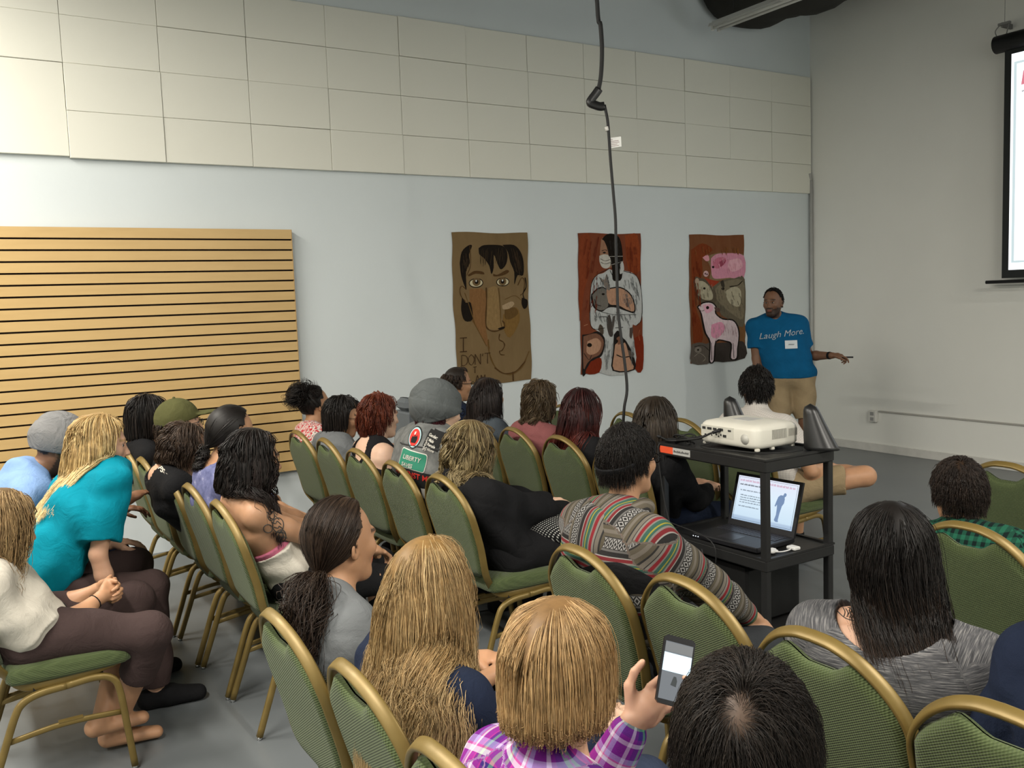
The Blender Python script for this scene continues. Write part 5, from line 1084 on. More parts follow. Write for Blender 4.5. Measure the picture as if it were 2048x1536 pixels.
    # ---- column C
    p = Person('balding man in dark rimmed glasses in front of the first poster', seat('C', 0), (917, 728), 3.12, look=(0, -5, 0), skin='tan', sh=.19, build=1.05, hairc=(.02, .014, .01))
    p.top_('navy_shirt', C_navy, 'short', collar=1); p.pants(C_dgrey); p.shoes(C_black); p.glasses(C_black)
    p.hair(1100, .045, style='short', col=DBR, thick=.002, layer=.008, stiff=.3, region=lambda d: (d[:, 2] < .45) | (d[:, 0] > .35))
    p = Person('woman with straight dark brown hair and slate grey top beside the balding man', seat('C', 1), (978, 752), 3.10, look=(5, -2, 0), skin='light', sh=.165, build=.95, hairc=DBR[0])
    p.top_('slate_top', C_slate, 'short', infl=.018); p.pants(C_dgrey); p.shoes(C_black)
    p.cap_shell(infl=.012); p.hair(1500, .36, col=[(.012, .008, .007), (.02, .013, .011)], thick=.0022, layer=.025, wave=.003, wfreq=30, clump=.3, maxf=.045)
    p = Person('person with tousled medium brown hair and rose pink shirt', seat('C', 2), (1082, 756), 3.10, look=(12, 0, 0), skin='light', sh=.175, build=.98, hairc=(.06, .038, .02))
    p.top_('rose_shirt', C_rose, 'short', infl=.018, neckcut=(.05, .02, .062)); p.pants(C_denim); p.shoes(C_black)
    p.cap_shell(infl=.012); p.hair(1500, .19, col=[(.075, .050, .026), (.05, .032, .017), (.11, .08, .045)], thick=.0021, layer=.026, wave=.009, wfreq=60, clump=.6, stiff=.3, maxf=.05, cut=p.hc[2]-.13)
    p = Person('woman with long dark red hair and black top', seat('C', 3), (1165, 772), 3.08, look=(14, 0, 0), skin='pale', sh=.165, build=.95, hairc=(.02, .006, .006))
    p.top_('black_top', C_black, 'long', infl=.016); p.pants(C_black); p.shoes(C_black)
    p.cap_shell(infl=.012); p.hair(1900, .38, col=[(.018, .006, .006), (.035, .009, .009), (.05, .010, .009)], thick=.0022, layer=.028, wave=.005, wfreq=30, clump=.45, tip=(.17, .028, .016), tipfade=.35, maxf=.05, drift=-.25)
    p = Person('woman with smooth straight brown hair and black top beside the cart', seat('C', 4), (1312, 788), 3.08, look=(22, 0, 0), skin='light', sh=.16, build=.93, hairc=(.03, .021, .014))
    p.top_('black_top', C_black, 'long', infl=.018); p.pants(C_navy); p.shoes(cloth('shoe_white', (.4, .38, .3)))
    p.cap_shell(infl=.012); p.hair(1600, .34, col=[(.032, .023, .015), (.022, .015, .010), (.045, .033, .022)], thick=.0022, layer=.024, clump=.2, wave=0, maxf=.05, cut=p.hc[2]-.17)
    # ---- column D: man with crossed leg
    p = Person('man with short black hair, white checked shirt and khaki shorts, legs crossed', seat('D', 3), (1512, 730), 4.06, look=(40, 0, 0), skin='tan', sh=.185, build=1.0, hairc=BLK[0], root_rz=math.radians(8), knees={1: (.44, .10, .50), -1: (.36, -.40, .60)}, feet={1: (.42, .10, .075), -1: (.44, .04, .56)}, hands={-1: (.30, -.20, .64), 1: (.34, .02, .68)})
    p.top_('checked_shirt', C_wshirt, 'short', infl=.018, collar=1); p.pants(C_khaki, 'khaki_shorts', length=.72, infl=.018); p.shoes(C_dgrey, socks=C_black)
    p.cap_shell(infl=.008); p.hair(1300, .05, style='whorl', col=BLK, thick=.0018, layer=.014, stiff=.15, out=.25, lenvar=.4, clump=.25)

def cap_hat(p, mat):
    S = SDF(p.hc-.26, p.hc+.26, .006); f, l, u = p.fr; H = p.hs; c = p.hc
    S.ell(c-f*.016*H+u*.034*H, p.fr, (.118*H, .094*H, .112*H), .01); S.cut(c+u*.020*H, -u+f*.14)
    S.ell(c+f*.125*H+u*.046*H, (f, l, u), (.088*H, .072*H, .0105), .012)
    S.ell(c-f*.018*H-u*.0*H, p.fr, (.106*H, .083*H, .115*H), .002, 's')
    P, F = S.mesh(); o = bpy.data.objects.new('baseball_cap', arrmesh('baseball_cap', P, F, mat)); link(o, p.root); b = MB(); b.ball(c-f*.016*H+u*.147*H, .008, 8, 6); b.build('cap_button', mat, o)
    b = MB(); b.tube([c+f*(-.135*math.cos(q)*.9)*H+l*.04*math.sin(q)*1.6*H+u*(.0)*H for q in np.linspace(-1, 1, 9)], 0, 8, flat=(.009, .003)); b.build('cap_strap', mat, o); return o
def beanie(p, mat, slouch=.08, r=1.0, low=.0):
    S = SDF(p.hc-.32, p.hc+.32, .006); f, l, u = p.fr; H = p.hs*r; c = p.hc
    S.ell(c-f*.018*H+u*.030*H, p.fr, (.120*H, .099*H, .118*H), .01)
    if slouch: S.ell(c-f*(.0+slouch)*H+u*(.048+slouch*.25)*H, (nrm(f-u*.5), l, nrm(u+f*.5)), (.095*H, .082*H, .084*H), .08)
    X, Y, Z = S.ax[0][:, None, None], S.ax[1][None, :, None], S.ax[2][None, None, :]
    k = (X-c[0])*(u[0]+f[0]*.25)+(Y-c[1])*(u[1]+f[1]*.25)+(Z-c[2])*(u[2]+f[2]*.25); S.F += (.0035*np.sin(k*55+2*np.sin((Y-c[1])*16))*(k < .12)).astype(np.float32); S.F -= (.006*(k < .035)).astype(np.float32); S.cut(c-u*(.018+low)*H, -u-f*.02+f*.30)
    P, F = S.mesh(); o = bpy.data.objects.new('knit_beanie', arrmesh('knit_beanie', P, F, mat)); return link(o, p.root)
def pix(p, x, y):
    # the point of the body under a given line of sight, in body coordinates
    if not hasattr(p, '_bv'): p._bv = bvh_of(p.body.data)
    R = p.root; M = Matrix.Rotation(-R.rotation_euler.z, 3, 'Z'); o = M @ (Vector(CO)-Vector((R.location.x, R.location.y, 0))); d = M @ Vector(nrm(ray(x, y))); h = p._bv.ray_cast(o, d)
    return np.array(h[0]) if h[0] is not None else None
def tattoo_strokes(p, name, curves, r=.0016):
    b = MB(); bv = bvh_of(p.body.data)
    for pts in curves:
        pts = [q for q in pts if q is not None]
        if len(pts) < 3 or max(np.linalg.norm(np.array(a)-np.array(c)) for a, c in zip(pts, pts[1:])) > .06: continue
        out = []
        for q in smoothpath(pts, 5):
            h = bv.find_nearest(Vector(q)); out.append(np.array(h[0]+h[1]*.0008))
        b.tube(out, r, 5)
    return b.build(name, plain('tattoo_ink', (.045, .045, .042), .6), p.root)
def cushion(c, r, mat):
    S = SDF(-V(*r)*1.3-.02, V(*r)*1.3+.02, .008); S.ell(V(0, 0, 0), (V(1, 0, 0), V(0, 1, 0), V(0, 0, 1)), r, .02); S.wrinkle(.008, 22, 5); P, F = S.mesh(); o = bpy.data.objects.new('bag', arrmesh('bag', P, F, mat, uvw=P)); COL.objects.link(o); o.location = c; return o
def decal(p, name, pts2, mat, O, X, Y, D, lift=.003):
    """a flat patch outline (list of 2-D points) pressed onto the shirt along D"""
    bv = bvh_of(p.shirt.data); P = []; b = MB(); k = len(pts2)
    for i in range(k):
        a, c = np.array(pts2[i], float), np.array(pts2[(i+1) % k], float); m = max(1, int(np.linalg.norm(c-a)/.009)); P += [a+(c-a)*q/m for q in range(m)]
    P = np.array(P)
    def h(a, c):
        q = Vector(np.array(O)+np.array(X)*a+np.array(Y)*c); r_ = bv.ray_cast(q, Vector(D)); r_ = r_ if r_[0] is not None else bv.find_nearest(q+Vector(D)*.25); return np.array(r_[0])-np.array(D)*lift
    cen = P.mean(0); rings = [[h(*(cen+(q-cen)*k_)) for q in P] for k_ in (.001, .2, .4, .6, .8, 1.0)]; b.smooth = True; b.loft(rings, False); return b.build(name, mat, p.root)
def vest_person():
    p = Person('person in a slouchy grey beanie and washed denim vest covered in patches', seat('B', 3), (882, 768), 2.10, look=(2, -4, 0), skin='pale', res=.007, sh=.205, build=1.18, hairc=(.06, .012, .016), hs=1.0, neck=.105)
    p.top_('denim_vest', C_vest, 'short', infl=.020, loose=.012, wrinkle=.005, collar=1, hem=p.P0[2]-.06, sleeve_len=.55); p.pants(C_black); p.shoes(C_black); p.glasses(C_black)
    p.hair(600, .10, style='down', col=[(.07, .012, .018), (.03, .008, .01)], thick=.002, layer=.016, wave=.006, wfreq=70, region=lambda d: d[:, 2] < .1, maxf=.0, body=False)
    beanie(p, C_knit, .045, 1.06)
    D = (.80, .6, -.05); X = np.array((.6, -.8, 0.)); Y = np.array((0, 0, 1.)); c = p.nb+V(-.4, -.30, -.010)+X*.035
    o = c
    green = plain('patch_green', (.02, .19, .115), .8); bl = plain('patch_black', (.008, .008, .008), .9); wh = plain('patch_white', (.62, .60, .54), .8); rd = plain('patch_red', (.62, .03, .02), .8); lb = plain('patch_pale_blue', (.35, .52, .55), .8); pk = plain('patch_pink', (.55, .20, .17), .8)
    rrp = lambda w_, h_, r_=.01: [(q[0], q[1]) for q in rrect(-w_/2, w_/2, -h_/2, h_/2, 0, r_, 3)]
    ovl = lambda a, b_, n=24: [(a*math.cos(2*math.pi*i/n), b_*math.sin(2*math.pi*i/n)) for i in range(n)]
    L = lambda dx, dz: o+X*dx+Y*dz
    decal(p, 'green_patch_border', rrp(.168, .088, .012), wh, L(-.035, -.075), X+Y*-.16, Y+X*.12, D, .0025); decal(p, 'green_patch', rrp(.160, .080, .010), green, L(-.035, -.075), X+Y*-.16, Y+X*.12, D, .0045)
    bv = bvh_of(p.shirt.data)
    def tx(name, body, size, mat, dx, dz, bold=0, lift=.0065): text_obj(name, body, size, mat, tuple(L(dx, dz)), tuple(X+Y*-.16), tuple(Y+X*.12), p.root, bold, proj=(bv, D, lift))
    tx('patch_text', 'LIBERTY', .030, wh, -.095, -.068, .0006); tx('patch_text', 'SAVES', .026, wh, -.100, -.102, .0006)
    decal(p, 'round_patch', ovl(.043, .052), bl, L(-.045, .03), X, Y, D, .0025); decal(p, 'round_patch_ring', ovl(.038, .047), lb, L(-.045, .03), X, Y, D, .004); decal(p, 'round_patch_centre', ovl(.031, .040), rd, L(-.045, .03), X, Y, D, .0055)
    decal(p, 'round_patch_figure', [(-.018, -.024), (.012, -.026), (.02, -.005), (.014, .012), (.008, .0), (.003, .014), (-.004, .002), (-.012, .008), (-.02, -.008)], bl, L(-.045, .03), X, Y, D, .007); decal(p, 'round_patch_eyes', [(-.006, .012), (.004, .014), (.006, .028), (-.004, .026)], wh, L(-.045, .03), X, Y, D, .007)
    decal(p, 'checklist_patch', rrp(.10, .085, .003), bl, L(.075, .025), X*.95+Y*-.25, Y+X*.25, D, .0025)
    def t2(body, dz, dx=0): text_obj('patch_text', body, .0185, wh, tuple(L(.03+dx-dz*.05, .043-.0*dx+dz)), tuple(X*.95+Y*-.25), tuple(Y+X*.25), p.root, .0006, proj=(bv, D, .005))
    t2('Gender:', 0, .008); t2('[] Male', -.020); t2('[] Female', -.040, -.004); t2('[x] None', -.060, -.01)
    decal(p, 'back_patch', rrp(.235, .12, .004), bl, L(-.03, -.180), X+Y*-.16, Y+X*.05, D, .0025); text_obj('patch_text', 'AGAINST ME!', .040, rd, tuple(L(-.15, -.140)), tuple(X+Y*-.16), tuple(Y+X*.05), p.root, .0008, proj=(bv, D, .0055))
    decal(p, 'back_patch_white', rrp(.035, .05, .001), wh, L(.03, -.235), X+Y*-.1, Y, D, .005)
    b = MB(); pts = [L(a, -.012-.16*a*.3) for a in np.linspace(-.15, .15, 14)]; out = []
    for q in pts:
        h = bv.ray_cast(Vector(q), Vector(D))
        if h[0] is not None: out.append(np.array(h[0])-np.array(D)*.001)
    if len(out) > 2: b.tube(out, .004, 6); b.build('yoke_seam', cloth('seam_dark', (.05, .05, .05)), p.root)
def near_group():
    # ---- column F, nearest the camera
    p = Person('woman with a long curly dark brown ponytail and grey T-shirt', seat('F', 0), (682, 984), .93, look=(14, -2, 0), skin='tan', res=.006, sh=.165, build=.95, hairc=DBR[0])
    p.top_('grey_tshirt', C_grey, 'short', infl=.016, neckcut=(.03, .01, .07)); p.pants(C_black); p.shoes(C_black)
    p.cap_shell(infl=.010, col=DBR[1]); p.hair(4500, .2, style='pony', col=DBR, thick=.0010, layer=.02, clump=.15, tail=dict(at=(-.098, -.02, -.085), fb=-.35, side=-.55, len=.38, n=3200, sp=.40, wave=.018, wf=36, thick=.10, clump=.75, k=.16, name='ponytail'))
    b = MB(); q = p.pt(-.100, -.02, -.088); b.tube([q+V(.016*math.cos(a)*.6, .018*math.sin(a), .016*math.cos(a)) for a in np.linspace(0, 6.28, 14)], .007, 8); b.build('hair_tie', C_black, p.root)
    st = [(.022*math.cos(math.pi*i/5+.3)*(1 if i % 2 else .42), .022*math.sin(math.pi*i/5+.3)*(1 if i % 2 else .42)) for i in range(10)]
    for k, (dy, dz) in enumerate(((-.09, -.12), (-.02, -.2), (-.12, -.24), (.05, -.13))): decal(p, 'star_print', st, C_dgrey, p.nb+V(-.35, dy, dz), (0, -1, 0), (0, 0, 1), (1, 0, 0), .002)
    p = Person('person with very long straight golden blonde hair and a navy jacket', seat('F', 1), (860, 1064), .93, look=(26, -2, 0), skin='pale', res=.006, sh=.17, build=.93, hs=.95, hairc=BLN[1])
    p.top_('navy_jacket', C_navy, 'long', infl=.022, wrinkle=.005, collar=1); p.pants(C_denim); p.shoes(C_black)
    p.cap_shell(infl=.012, col=BLN[1]); p.hair(18000, .66, col=[(.42, .28, .125), (.30, .185, .075), (.52, .38, .19), (.24, .15, .06)], colinf=.028, thick=.0006, layer=.026, wave=.010, wfreq=20, clump=.30, stiff=.3, lenvar=.3, tip=(.58, .44, .24), tipfade=.4, part=.25, maxf=.05, frizz=.005, steps=26, behind=.10, drift=.08, pd=(-.7, -.65, 0))
    p = Person('person with a smooth honey blonde bob and purple plaid shirt, holding up a phone', seat('F', 2), (1120, 1184), .92, neck=.185, look=(24, 0, 0), skin='light', res=.005, sh=.17, build=1.0, hairc=(.22, .12, .05), hands={1: tuple(tloc(atd(1264, 1446, 1.905), seat('F', 2))), -1: (.30, -.18, .64)}, elbow_out={1: (-.2, .3, -1), -1: (-.3, -.6, -1)},
               hand_dirs={1: (nrm(CU*.62+CR*.72+CF*.12), nrm(-CF+CU*.15)), -1: ((1, .3, -.1), (0, 0, -1))}, hand_kw={1: dict(curls=(.50, .55, .60, .65), thumb=(1.1, .25), sc=1.0, spread=.1), -1: dict(curl=.5)})
    p.top_('plaid_shirt', C_plaid, 'long', infl=.016, wrinkle=.003, collar=1, res=.005, extra=lambda S: [S.cap(p.nb+V(-.055, y, .012), p.nb+V(-.02, y*1.6, -.01), .020, .016, .02) for y in (-.05, -.02, .02, .05)]); p.pants(C_denim); p.shoes(C_black); p.glasses(plain('glasses_blue', (.01, .10, .25), .3))
    p.cap_shell(infl=.012, col=(.22, .125, .05)); p.hair(16000, .30, col=[(.46, .30, .135), (.38, .235, .10), (.53, .36, .18), (.31, .185, .08)], thick=.0005, layer=.024, wave=.0, clump=.10, stiff=.3, lenvar=.05, cutn=.012, conv=1.4, cut=p.hc[2]-.078, body=False, maxf=.045, tip=(.34, .20, .09), tipfade=.7, steps=22, frizz=.003)
    phone()
    p = Person('person whose short black hair with its crown fills the bottom edge of the photo', seat('F', 3, .25, .02), (1486, 1292), .98, look=(40, -4, 0), skin='light', res=.006, sh=.17, build=.97, hairc=(.13, .085, .06))
    p.top_('dark_shirt', C_dgrey, 'short'); p.pants(C_black); p.shoes(C_black)
    p.hair(13000, .10, style='whorl', col=[(.016, .012, .010), (.028, .020, .015), (.010, .008, .007)], thick=.0005, layer=.008, stiff=.10, clump=.12, whorl=(-1.5, .02), thinspot=.32, lenvar=.3, tipfade=.9, frizz=.003)
    # ---- column G
    p = Person('young man with short black hair, black headband and striped woven hooded pullover', seat('G', 0, .24), (1258, 842), 1.86, look=(8, -2, 0), skin='olive', res=.006, sh=.18, build=.97, hs=.90, neck=.19, hairc=BLK[0], hands={-1: (.40, -.10, .605), 1: (.45, .15, .62)}, elbow_out={-1: (-.15, -1, -.45), 1: (-.3, .6, -1)})
    p.top_('striped_pullover', C_stripe, 'long', infl=.026, loose=.004, wrinkle=.004); p.pants(C_dgrey); p.shoes(C_black); p.glasses(C_black)
    S = SDF(p.lo, p.hi, .006); p.trunk(S, .034, top=False); q = p.nb-p.up*.13; S.cut(q, p.up+V(0, .35, 0)); S.cut(p.nb+V(0, .07, 0), V(0, 1, -.25)); S.cut(p.P0-p.up*.05, -p.up); S.cut(p.nb+V(.02, 0, 0), V(1, 0, 0)); P_, F_ = S.mesh(); link(bpy.data.objects.new('back_panel', arrmesh('back_panel', P_, F_, C_black)), p.root)
    S = SDF(p.nb-.25, p.nb+.25, .006); R = []
    for a in np.linspace(-2.2, 2.2, 12): R.append(p.nb+V(-.078*math.cos(a)+.012, .088*math.sin(a), .018-.02*math.cos(a)))
    for i in range(11): S.cap(R[i], R[i+1], .030, .030, .02)
    S.ell(p.nb+V(-.105, 0, -.055), (V(.35, 0, 1), V(0, 1, 0), V(1, 0, -.35)), (.085, .105, .035), .04); S.wrinkle(.003, 40, 4); P_, F_ = S.mesh(); uv = np.stack([P_[:, 2]*1.0, P_[:, 1]*.9+.03, P_[:, 0]*0], 1); link(bpy.data.objects.new('hood', arrmesh('hood', P_, F_, C_stripe, uvw=uv)), p.root)
    p.cap_shell(infl=.008); p.hair(7000, .055, style='whorl', col=BLK, thick=.0008, layer=.010, stiff=.13, out=.05, lenvar=.4, clump=.25)
    b = MB(); cc = p.hc-p.fr[0]*.014; b.tube([cc+p.fr[0]*.104*math.cos(a)+p.fr[1]*.083*math.sin(a)+p.fr[2]*(.010+.040*math.cos(a)) for a in np.linspace(0, 2*math.pi, 40)], 0, 10, flat=(.015, .004), up=p.fr[2]); b.build('headband', C_black, p.root)
    rz = 22
    p = Person('woman with long straight black hair, upper back tattoo and heather grey wide necked sweater', seat('G', 2, .27), (1782, 992), 1.90, look=(22, -2, 0), root_rz=math.radians(rz), skin='light', res=.006, sh=.18, build=1.02, hairc=BLK[0], knees={1: (.30, .38, .515), -1: (.42, -.10, .50)}, feet={1: (.36, .42, .075), -1: (.40, -.12, .075)})
    p.top_('heather_sweater', C_heather, 'long', infl=.018, wrinkle=.0035, neckcut=(.035, -.012, .128), res=.006); p.pants(C_skinny); p.shoes(C_black)
    T = []; PX = lambda pts: [pix(p, a, b_) for a, b_ in pts]
    T.append(PX([(1668, 1210), (1680, 1207), (1700, 1211), (1716, 1224), (1724, 1238)])); T.append(PX([(1668, 1210), (1674, 1222), (1690, 1236), (1712, 1242), (1724, 1238)])); T.append(PX([(1678, 1213), (1696, 1215), (1712, 1228), (1716, 1236)]))
    for k in range(6): T.append(PX([(1680+6*k, 1213+2.5*k), (1684+6*k, 1222+2*k), (1682+6*k, 1232+1*k)]))
    T.append(PX([(1735, 1242), (1752, 1232), (1775, 1232), (1800, 1240), (1812, 1246)])); T.append(PX([(1745, 1243), (1765, 1238), (1790, 1242)]))
    for k in range(5): T.append(PX([(1750+9*k, 1236), (1754+9*k, 1241), (1752+9*k, 1245)]))
    tattoo_strokes(p, 'back_tattoo', T, .0011)
    p.cap_shell(infl=.010); p.hair(12000, .38, col=BLK, thick=.0007, layer=.024, wave=.003, wfreq=25, clump=.32, stiff=.3, tip=(.035, .017, .008), tipfade=.6, lenvar=.35, part=0, maxf=.04, frizz=.004, steps=22, behind=.12, drift=.45, conv=1.5)
    p = Person('person in dark navy clothes at the right edge behind the last chair', seat('G', 3, .30, -.06), None, headc=(.06, 0, 1.12), look=(30, 0, 0), skin='light', sh=.17, build=.98, hairc=DBR[0], hands={1: (.22, .16, .66)})
    p.top_('navy_top', C_navy, 'long', infl=.024); p.pants(C_navy); p.shoes(C_black); p.cap_shell(); p.hair(900, .25, col=DBR, thick=.002)
    q_ = p.arm[1][2]; b = MB(); b.tube([q_+V(.0, .030*math.cos(a), .026*math.sin(a)) for a in np.linspace(0, 6.28, 14)], .004, 6); b.build('bracelet', M_gold, p.root)
    # ---- column H
    rz = 15; c0 = seat('H', 0, .27)
    p = Person('man with short dark brown hair and green plaid shirt, chin resting on his hand', c0, (1916, 908), 3.06, look=(35, 0, 0), root_rz=math.radians(rz), skin='tan', res=.007, sh=.185, build=1.04, hairc=DBR[2], hands={-1: (.34, -.085, .985), 1: (.40, .12, .62)}, elbow_out={-1: (.0, -1, -.25), 1: (-.3, .6, -1)}, hand_dirs={-1: (nrm(V(-.2, .5, .8)), nrm(V(-.8, .3, .0))), 1: ((1, 0, -.1), (0, 0, -1))}, hand_kw={-1: dict(curl=1.1), 1: dict(curl=.4)})
    p.top_('green_plaid_shirt', C_gplaid, 'long', infl=.018, collar=1, sleeve_len=1.35); p.pants(C_dgrey); p.shoes(C_black)
    p.cap_shell(infl=.008, col=DBR[1]); p.hair(5500, .045, style='whorl', col=[(.020, .012, .009), (.03, .019, .013), (.012, .008, .006)], thick=.0009, layer=.009, stiff=.13, out=.05, lenvar=.4, clump=.3)
    # ---- column I, at the left edge
    c0 = seat('I', 0, .24)
    hw = tloc(aty(222, 1222, 3.74), c0)
    p = Person('barefoot person in cream T-shirt and brown trousers with hands clasped on the lap', c0, (28, 972), topY=3.72, look=(4, -18, 0), skin='tan', res=.005, sh=.16, build=.93, hairc=(.16, .095, .04), hipz=.56, hands={-1: (hw[0]-.035, hw[1]-.055, .625), 1: (hw[0]-.035, hw[1]+.055, .625)}, elbow_out={-1: (-.5, -.5, -1), 1: (-.3, .3, -1)},
               hand_dirs={-1: (nrm(V(.75, .62, .12)), nrm(V(-.35, .9, -.2))), 1: (nrm(V(.75, -.62, .06)), nrm(V(-.35, -.9, -.2)))}, hand_kw={-1: dict(curls=(.75, .8, .85, .9), thumb=(.3, .5), sc=.95), 1: dict(curls=(.7, .75, .8, .85), thumb=(.35, .4), sc=.95)},
               knees={-1: (.40, -.16, .495), 1: (.40, .18, .515)}, feet={-1: (.27, .02, .08), 1: (.22, -.04, .16)})
    p.top_('cream_tshirt', C_white, 'short', infl=.020, loose=.010, wrinkle=.005, res=.006, neckcut=(.03, .01, .07), sleeve_len=.85); p.pants(C_brownp, infl=.018, shin=.45, name='brown_trousers')
    bv = bvh_of(p.shirt.data)
    for k, (dz, w_) in enumerate(((-.14, .09), (-.17, .12), (-.20, .08), (-.24, .11))):
        pts = [(-w_/2+w_*i/9, .012*(1 if i % 2 else -1)*(.6+.4*math.sin(i*2.1+k))) for i in range(10)]
        decal(p, 'shirt_print', pts[:5]+[(pts[4][0], -.02), (pts[0][0], -.02)], C_dgrey, p.nb+V(.5, 0, dz-.05), (0, 1, 0), (0, 0, 1), (-1, 0, 0), .002)
    b = MB(); e, w_ = p.arm[-1][1], p.arm[-1][2]; q = w_+(e-w_)*.12; a_ = nrm(w_-e); s1 = nrm(np.cross(a_, V(0, 0, 1))); s2 = np.cross(a_, s1); b.tube([q+s1*.029*math.cos(t_)+s2*.026*math.sin(t_) for t_ in np.linspace(0, 6.28, 18)], .002, 6); b.build('wristband', C_black, p.root)
    p.cap_shell(infl=.010, col=(.16, .10, .045)); p.hair(2400, .34, col=[(.26, .165, .075), (.17, .105, .045), (.36, .25, .12)], thick=.0014, layer=.024, wave=.008, wfreq=22, clump=.6, stiff=.3, lenvar=.4, maxf=.075, frizz=.010, steps=20)
    c0 = seat('I', 1, .24)
    p = Person('person with blonde shoulder-length hair and a teal T-shirt leaning forward', c0, (208, 822), topY=4.17, nboff=(.13, -.02, .035), look=(-8, -8, 0), skin='light', res=.006, sh=.17, build=.92, hairc=(.30, .18, .07), hands={-1: (.31, -.20, .47), 1: (.36, .20, .66)}, elbow_out={-1: (-.5, -.15, -.2), 1: (-.3, .6, -1)}, knees={-1: (.47, -.14, .53), 1: (.46, .16, .56)}, feet={-1: (.46, -.14, .075), 1: (.44, .2, .075)}, hand_dirs={-1: ((.5, 0, -.8), (0, 1, 0)), 1: ((1, 0, 0), (0, 0, -1))})
    p.top_('teal_tshirt', C_teal, 'short', infl=.020, loose=.012, wrinkle=.006, sleeve_len=.80, sleeve_infl=.022, neckcut=(.03, .01, .07)); p.pants(C_brownp, infl=.018); p.shoes(C_black)
    p.cap_shell(infl=.012, col=(.36, .23, .09)); p.hair(3400, .32, colinf=.034, col=[(.52, .36, .15), (.36, .235, .09), (.66, .50, .25), (.27, .17, .07)], thick=.0016, layer=.026, wave=.006, wfreq=22, clump=.5, stiff=.26, lenvar=.2, maxf=.06, behind=.2, tip=(.80, .62, .32), tipfade=.5)
    c0 = seat('I', 2, .24)
    p = Person('person in a light blue shirt and pale grey beanie bent forward at the far left', c0, (152, 842), topY=4.66, look=(5, -32, 0), skin='brown', res=.007, sh=.185, build=1.05, hairc=(.012, .009, .008), hands={-1: (.50, -.02, .80), 1: (.46, .14, .72)}, elbow_out={-1: (-.3, -.35, -1), 1: (-.3, .6, -1)}, beard=(.012, .009, .007))
    p.top_('light_blue_shirt', C_lblue, 'short', infl=.022, loose=.012, wrinkle=.005, sleeve_len=.93); p.pants(C_navy); p.shoes(C_black); beanie(p, C_knit2, .03, 1.02)
    bv = bvh_of(p.shirt.data)
    decal(p, 'shirt_print', [(q[0], q[1]) for q in rrect(-.06, .06, -.035, .035, 0, .02, 3)], cloth('print_cream', (.50, .52, .45)), p.P2+V(-.45, 0, .06), (0, -1, 0), (0, 0, 1), (1, 0, 0), .002)

def phone():
    c = atd(1352, 1342, 1.86); R = nrm(CR*.95-CU*.26+CF*.05); U = nrm(CU*.86+CR*.28+CF*.42); U = nrm(U-R*(U@R)); N = np.cross(R, U)
    r = empty('smartphone', tuple(c)); tag(r, 'dark smartphone held up, its screen showing a bright picture', 'phone')
    def pl(mb, u0, v0, u1, v1, d0, d1, bev=0):
        q = [(u0+bev, v0), (u1-bev, v0), (u1, v0+bev), (u1, v1-bev), (u1-bev, v1), (u0+bev, v1), (u0, v1-bev), (u0, v0+bev)]
        mb.loft([[R*a+U*b_+N*d0 for a, b_ in q], [R*a+U*b_+N*d1 for a, b_ in q]])
    b = MB(); pl(b, -.0335, -.069, .0335, .069, -.008, 0, .006); bo = b.build('phone_body', plain('phone_black', (.012, .012, .013), .25), r)
    sc = [('screen', glow('phone_grey', (.22, .24, .26), .8), -.0295, -.060, .0295, .056, .0004), ('picture_band', glow('phone_bright', (.65, .86, 1), 1.5), -.0295, -.004, .0295, .033, .0008), ('picture_top', glow('phone_top', (.26, .27, .27), .8), -.0295, .036, .0295, .054, .0008)]
    b = MB(); pl(b, *sc[0][2:6], 0, sc[0][6]); so = b.build('screen', sc[0][1], r)
    for nme, m, u0, v0, u1, v1, d in sc[1:]: b = MB(); pl(b, u0, v0, u1, v1, 0, d); b.build(nme, m, so)
    b = MB(); b.add([R*u+U*v+N*.0009 for u, v in ((-.008, -.030), (.004, -.032), (.005, -.02), (.002, -.012), (-.003, -.012), (-.005, -.018))], [(0, 1, 2, 3, 4, 5)]); b.build('picture_figure', glow('phone_fig', (.07, .08, .08), .7), so)
def tloc(p, hip, rz=0): return V(p[0]-hip[0], p[1]-hip[1], p[2])

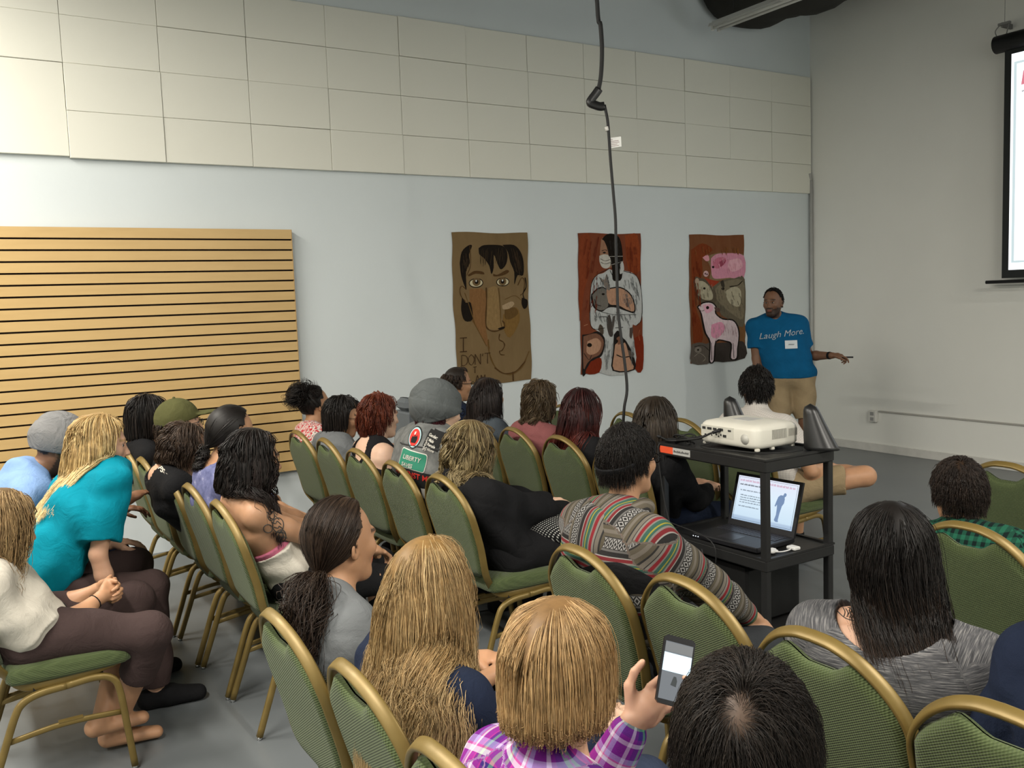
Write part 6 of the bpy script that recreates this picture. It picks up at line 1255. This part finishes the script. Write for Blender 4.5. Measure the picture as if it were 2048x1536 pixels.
def presenter():
    hip = (6.40, 5.52); rz = math.atan2(-.78, -.62)
    def W(pw): x, y = pw[0]-hip[0], pw[1]-hip[1]; c, s_ = math.cos(-rz), math.sin(-rz); return V(x*c-y*s_, x*s_+y*c, pw[2])
    wr = W(atd(1664, 711, 7.95))
    p = Person('standing man in a blue Laugh More T-shirt and khaki shorts holding out a clicker', hip, (1545, 573), headc=None, topY=5.62, look=(-30, -2, 0), root_rz=rz, skin=(.165, .082, .046), res=.0055, sh=.195, build=1.13, hipz=.95, name='person', seated=False, group=None, hairc=(.006, .005, .004), beard=(.008, .006, .005),
               hands={1: tuple(wr), -1: (.05, -.27, .80)}, elbow_out={1: (-.2, .15, -1), -1: (-1, -.3, 0)}, knees={1: (.03, .13, .50), -1: (.03, -.12, .50)}, feet={1: (.0, .15, .075), -1: (.0, -.13, .075)}, hand_dirs={1: (nrm(V(.25, 1, .0)), nrm(V(-.1, .1, -1))), -1: ((.1, 0, -1), (0, 1, 0))}, hand_kw={1: dict(curls=(.5, .9, 1.0, 1.0), thumb=(.4, .5)), -1: dict(curl=.45)})
    p.top_('blue_tshirt', C_blue, 'short', infl=.028, wrinkle=.003, sleeve_infl=.014, sleeve_len=.66, res=.006, neckcut=(.02, .02, .066), hem=p.P0[2]-.035); p.pants(C_khaki, 'khaki_shorts', length=.90, infl=.018); p.shoes(plain('shoe_tan', (.12, .08, .05), .7), socks=C_black)
    bv = bvh_of(p.shirt.data); wh = plain('print_white', (.62, .66, .68), .7)
    text_obj('shirt_lettering', 'Laugh More.', .078, wh, (.4, p.P2[1]-.20, p.nb[2]-.175), (0, 1, .10), (0, .12, 1), p.root, 0, proj=(bv, (-1, 0, 0), .005))
    decal(p, 'name_tag', [(q[0], q[1]) for q in [(-.055+.011*i, -.036) for i in range(11)]+[(.055, -.036+.012*i) for i in range(1, 7)]+[(.055-.011*i, .036) for i in range(1, 11)]+[(-.055, .036-.012*i) for i in range(1, 6)]], wh, V(.4, p.P2[1]+.07, p.nb[2]-.225), (0, 1, 0), (0, 0, 1), (-1, 0, 0), .006)
    decal(p, 'name_writing', [(-.03, -.004), (.02, -.006), (.03, .004), (-.02, .006)], plain('pen', (.25, .28, .3), .7), V(.4, p.P2[1]+.07, p.nb[2]-.225), (0, 1, 0), (0, 0, 1), (-1, 0, 0), .008)
    p.hair(1700, .012, style='short', col=[(.005, .004, .004), (.008, .007, .006)], thick=.0024, layer=.006, clump=0, lenvar=.3, stiff=.2); p.cap_shell(infl=.005)
    e, w_ = p.arm[1][1], p.arm[1][2]; q = w_+(e-w_)*.10; a_ = nrm(w_-e); s1 = nrm(np.cross(a_, V(0, 0, 1))); s2 = np.cross(a_, s1)
    b = MB(); b.tube([q+s1*.033*math.cos(t_)+s2*.030*math.sin(t_) for t_ in np.linspace(0, 6.28, 20)], 0, 8, flat=(.004, .011), up=s1); b.build('wristwatch', C_black, p.root)
    d = p.hand_dirs[1][0]; c = w_+d*.115+V(-.02, 0, -.018); b = MB(); b.tube([c-d*.03, c+d*.065], 0, 8, flat=(.007, .013), up=(0, 0, 1)); o = b.build('presentation_clicker', plain('clicker_black', (.01, .01, .01), .4)); o.location = (hip[0], hip[1], 0); o.rotation_euler = (0, 0, rz); tag(o, 'small black clicker in the outstretched hand of the standing man', 'remote')
far_group(); near_group(); presenter()
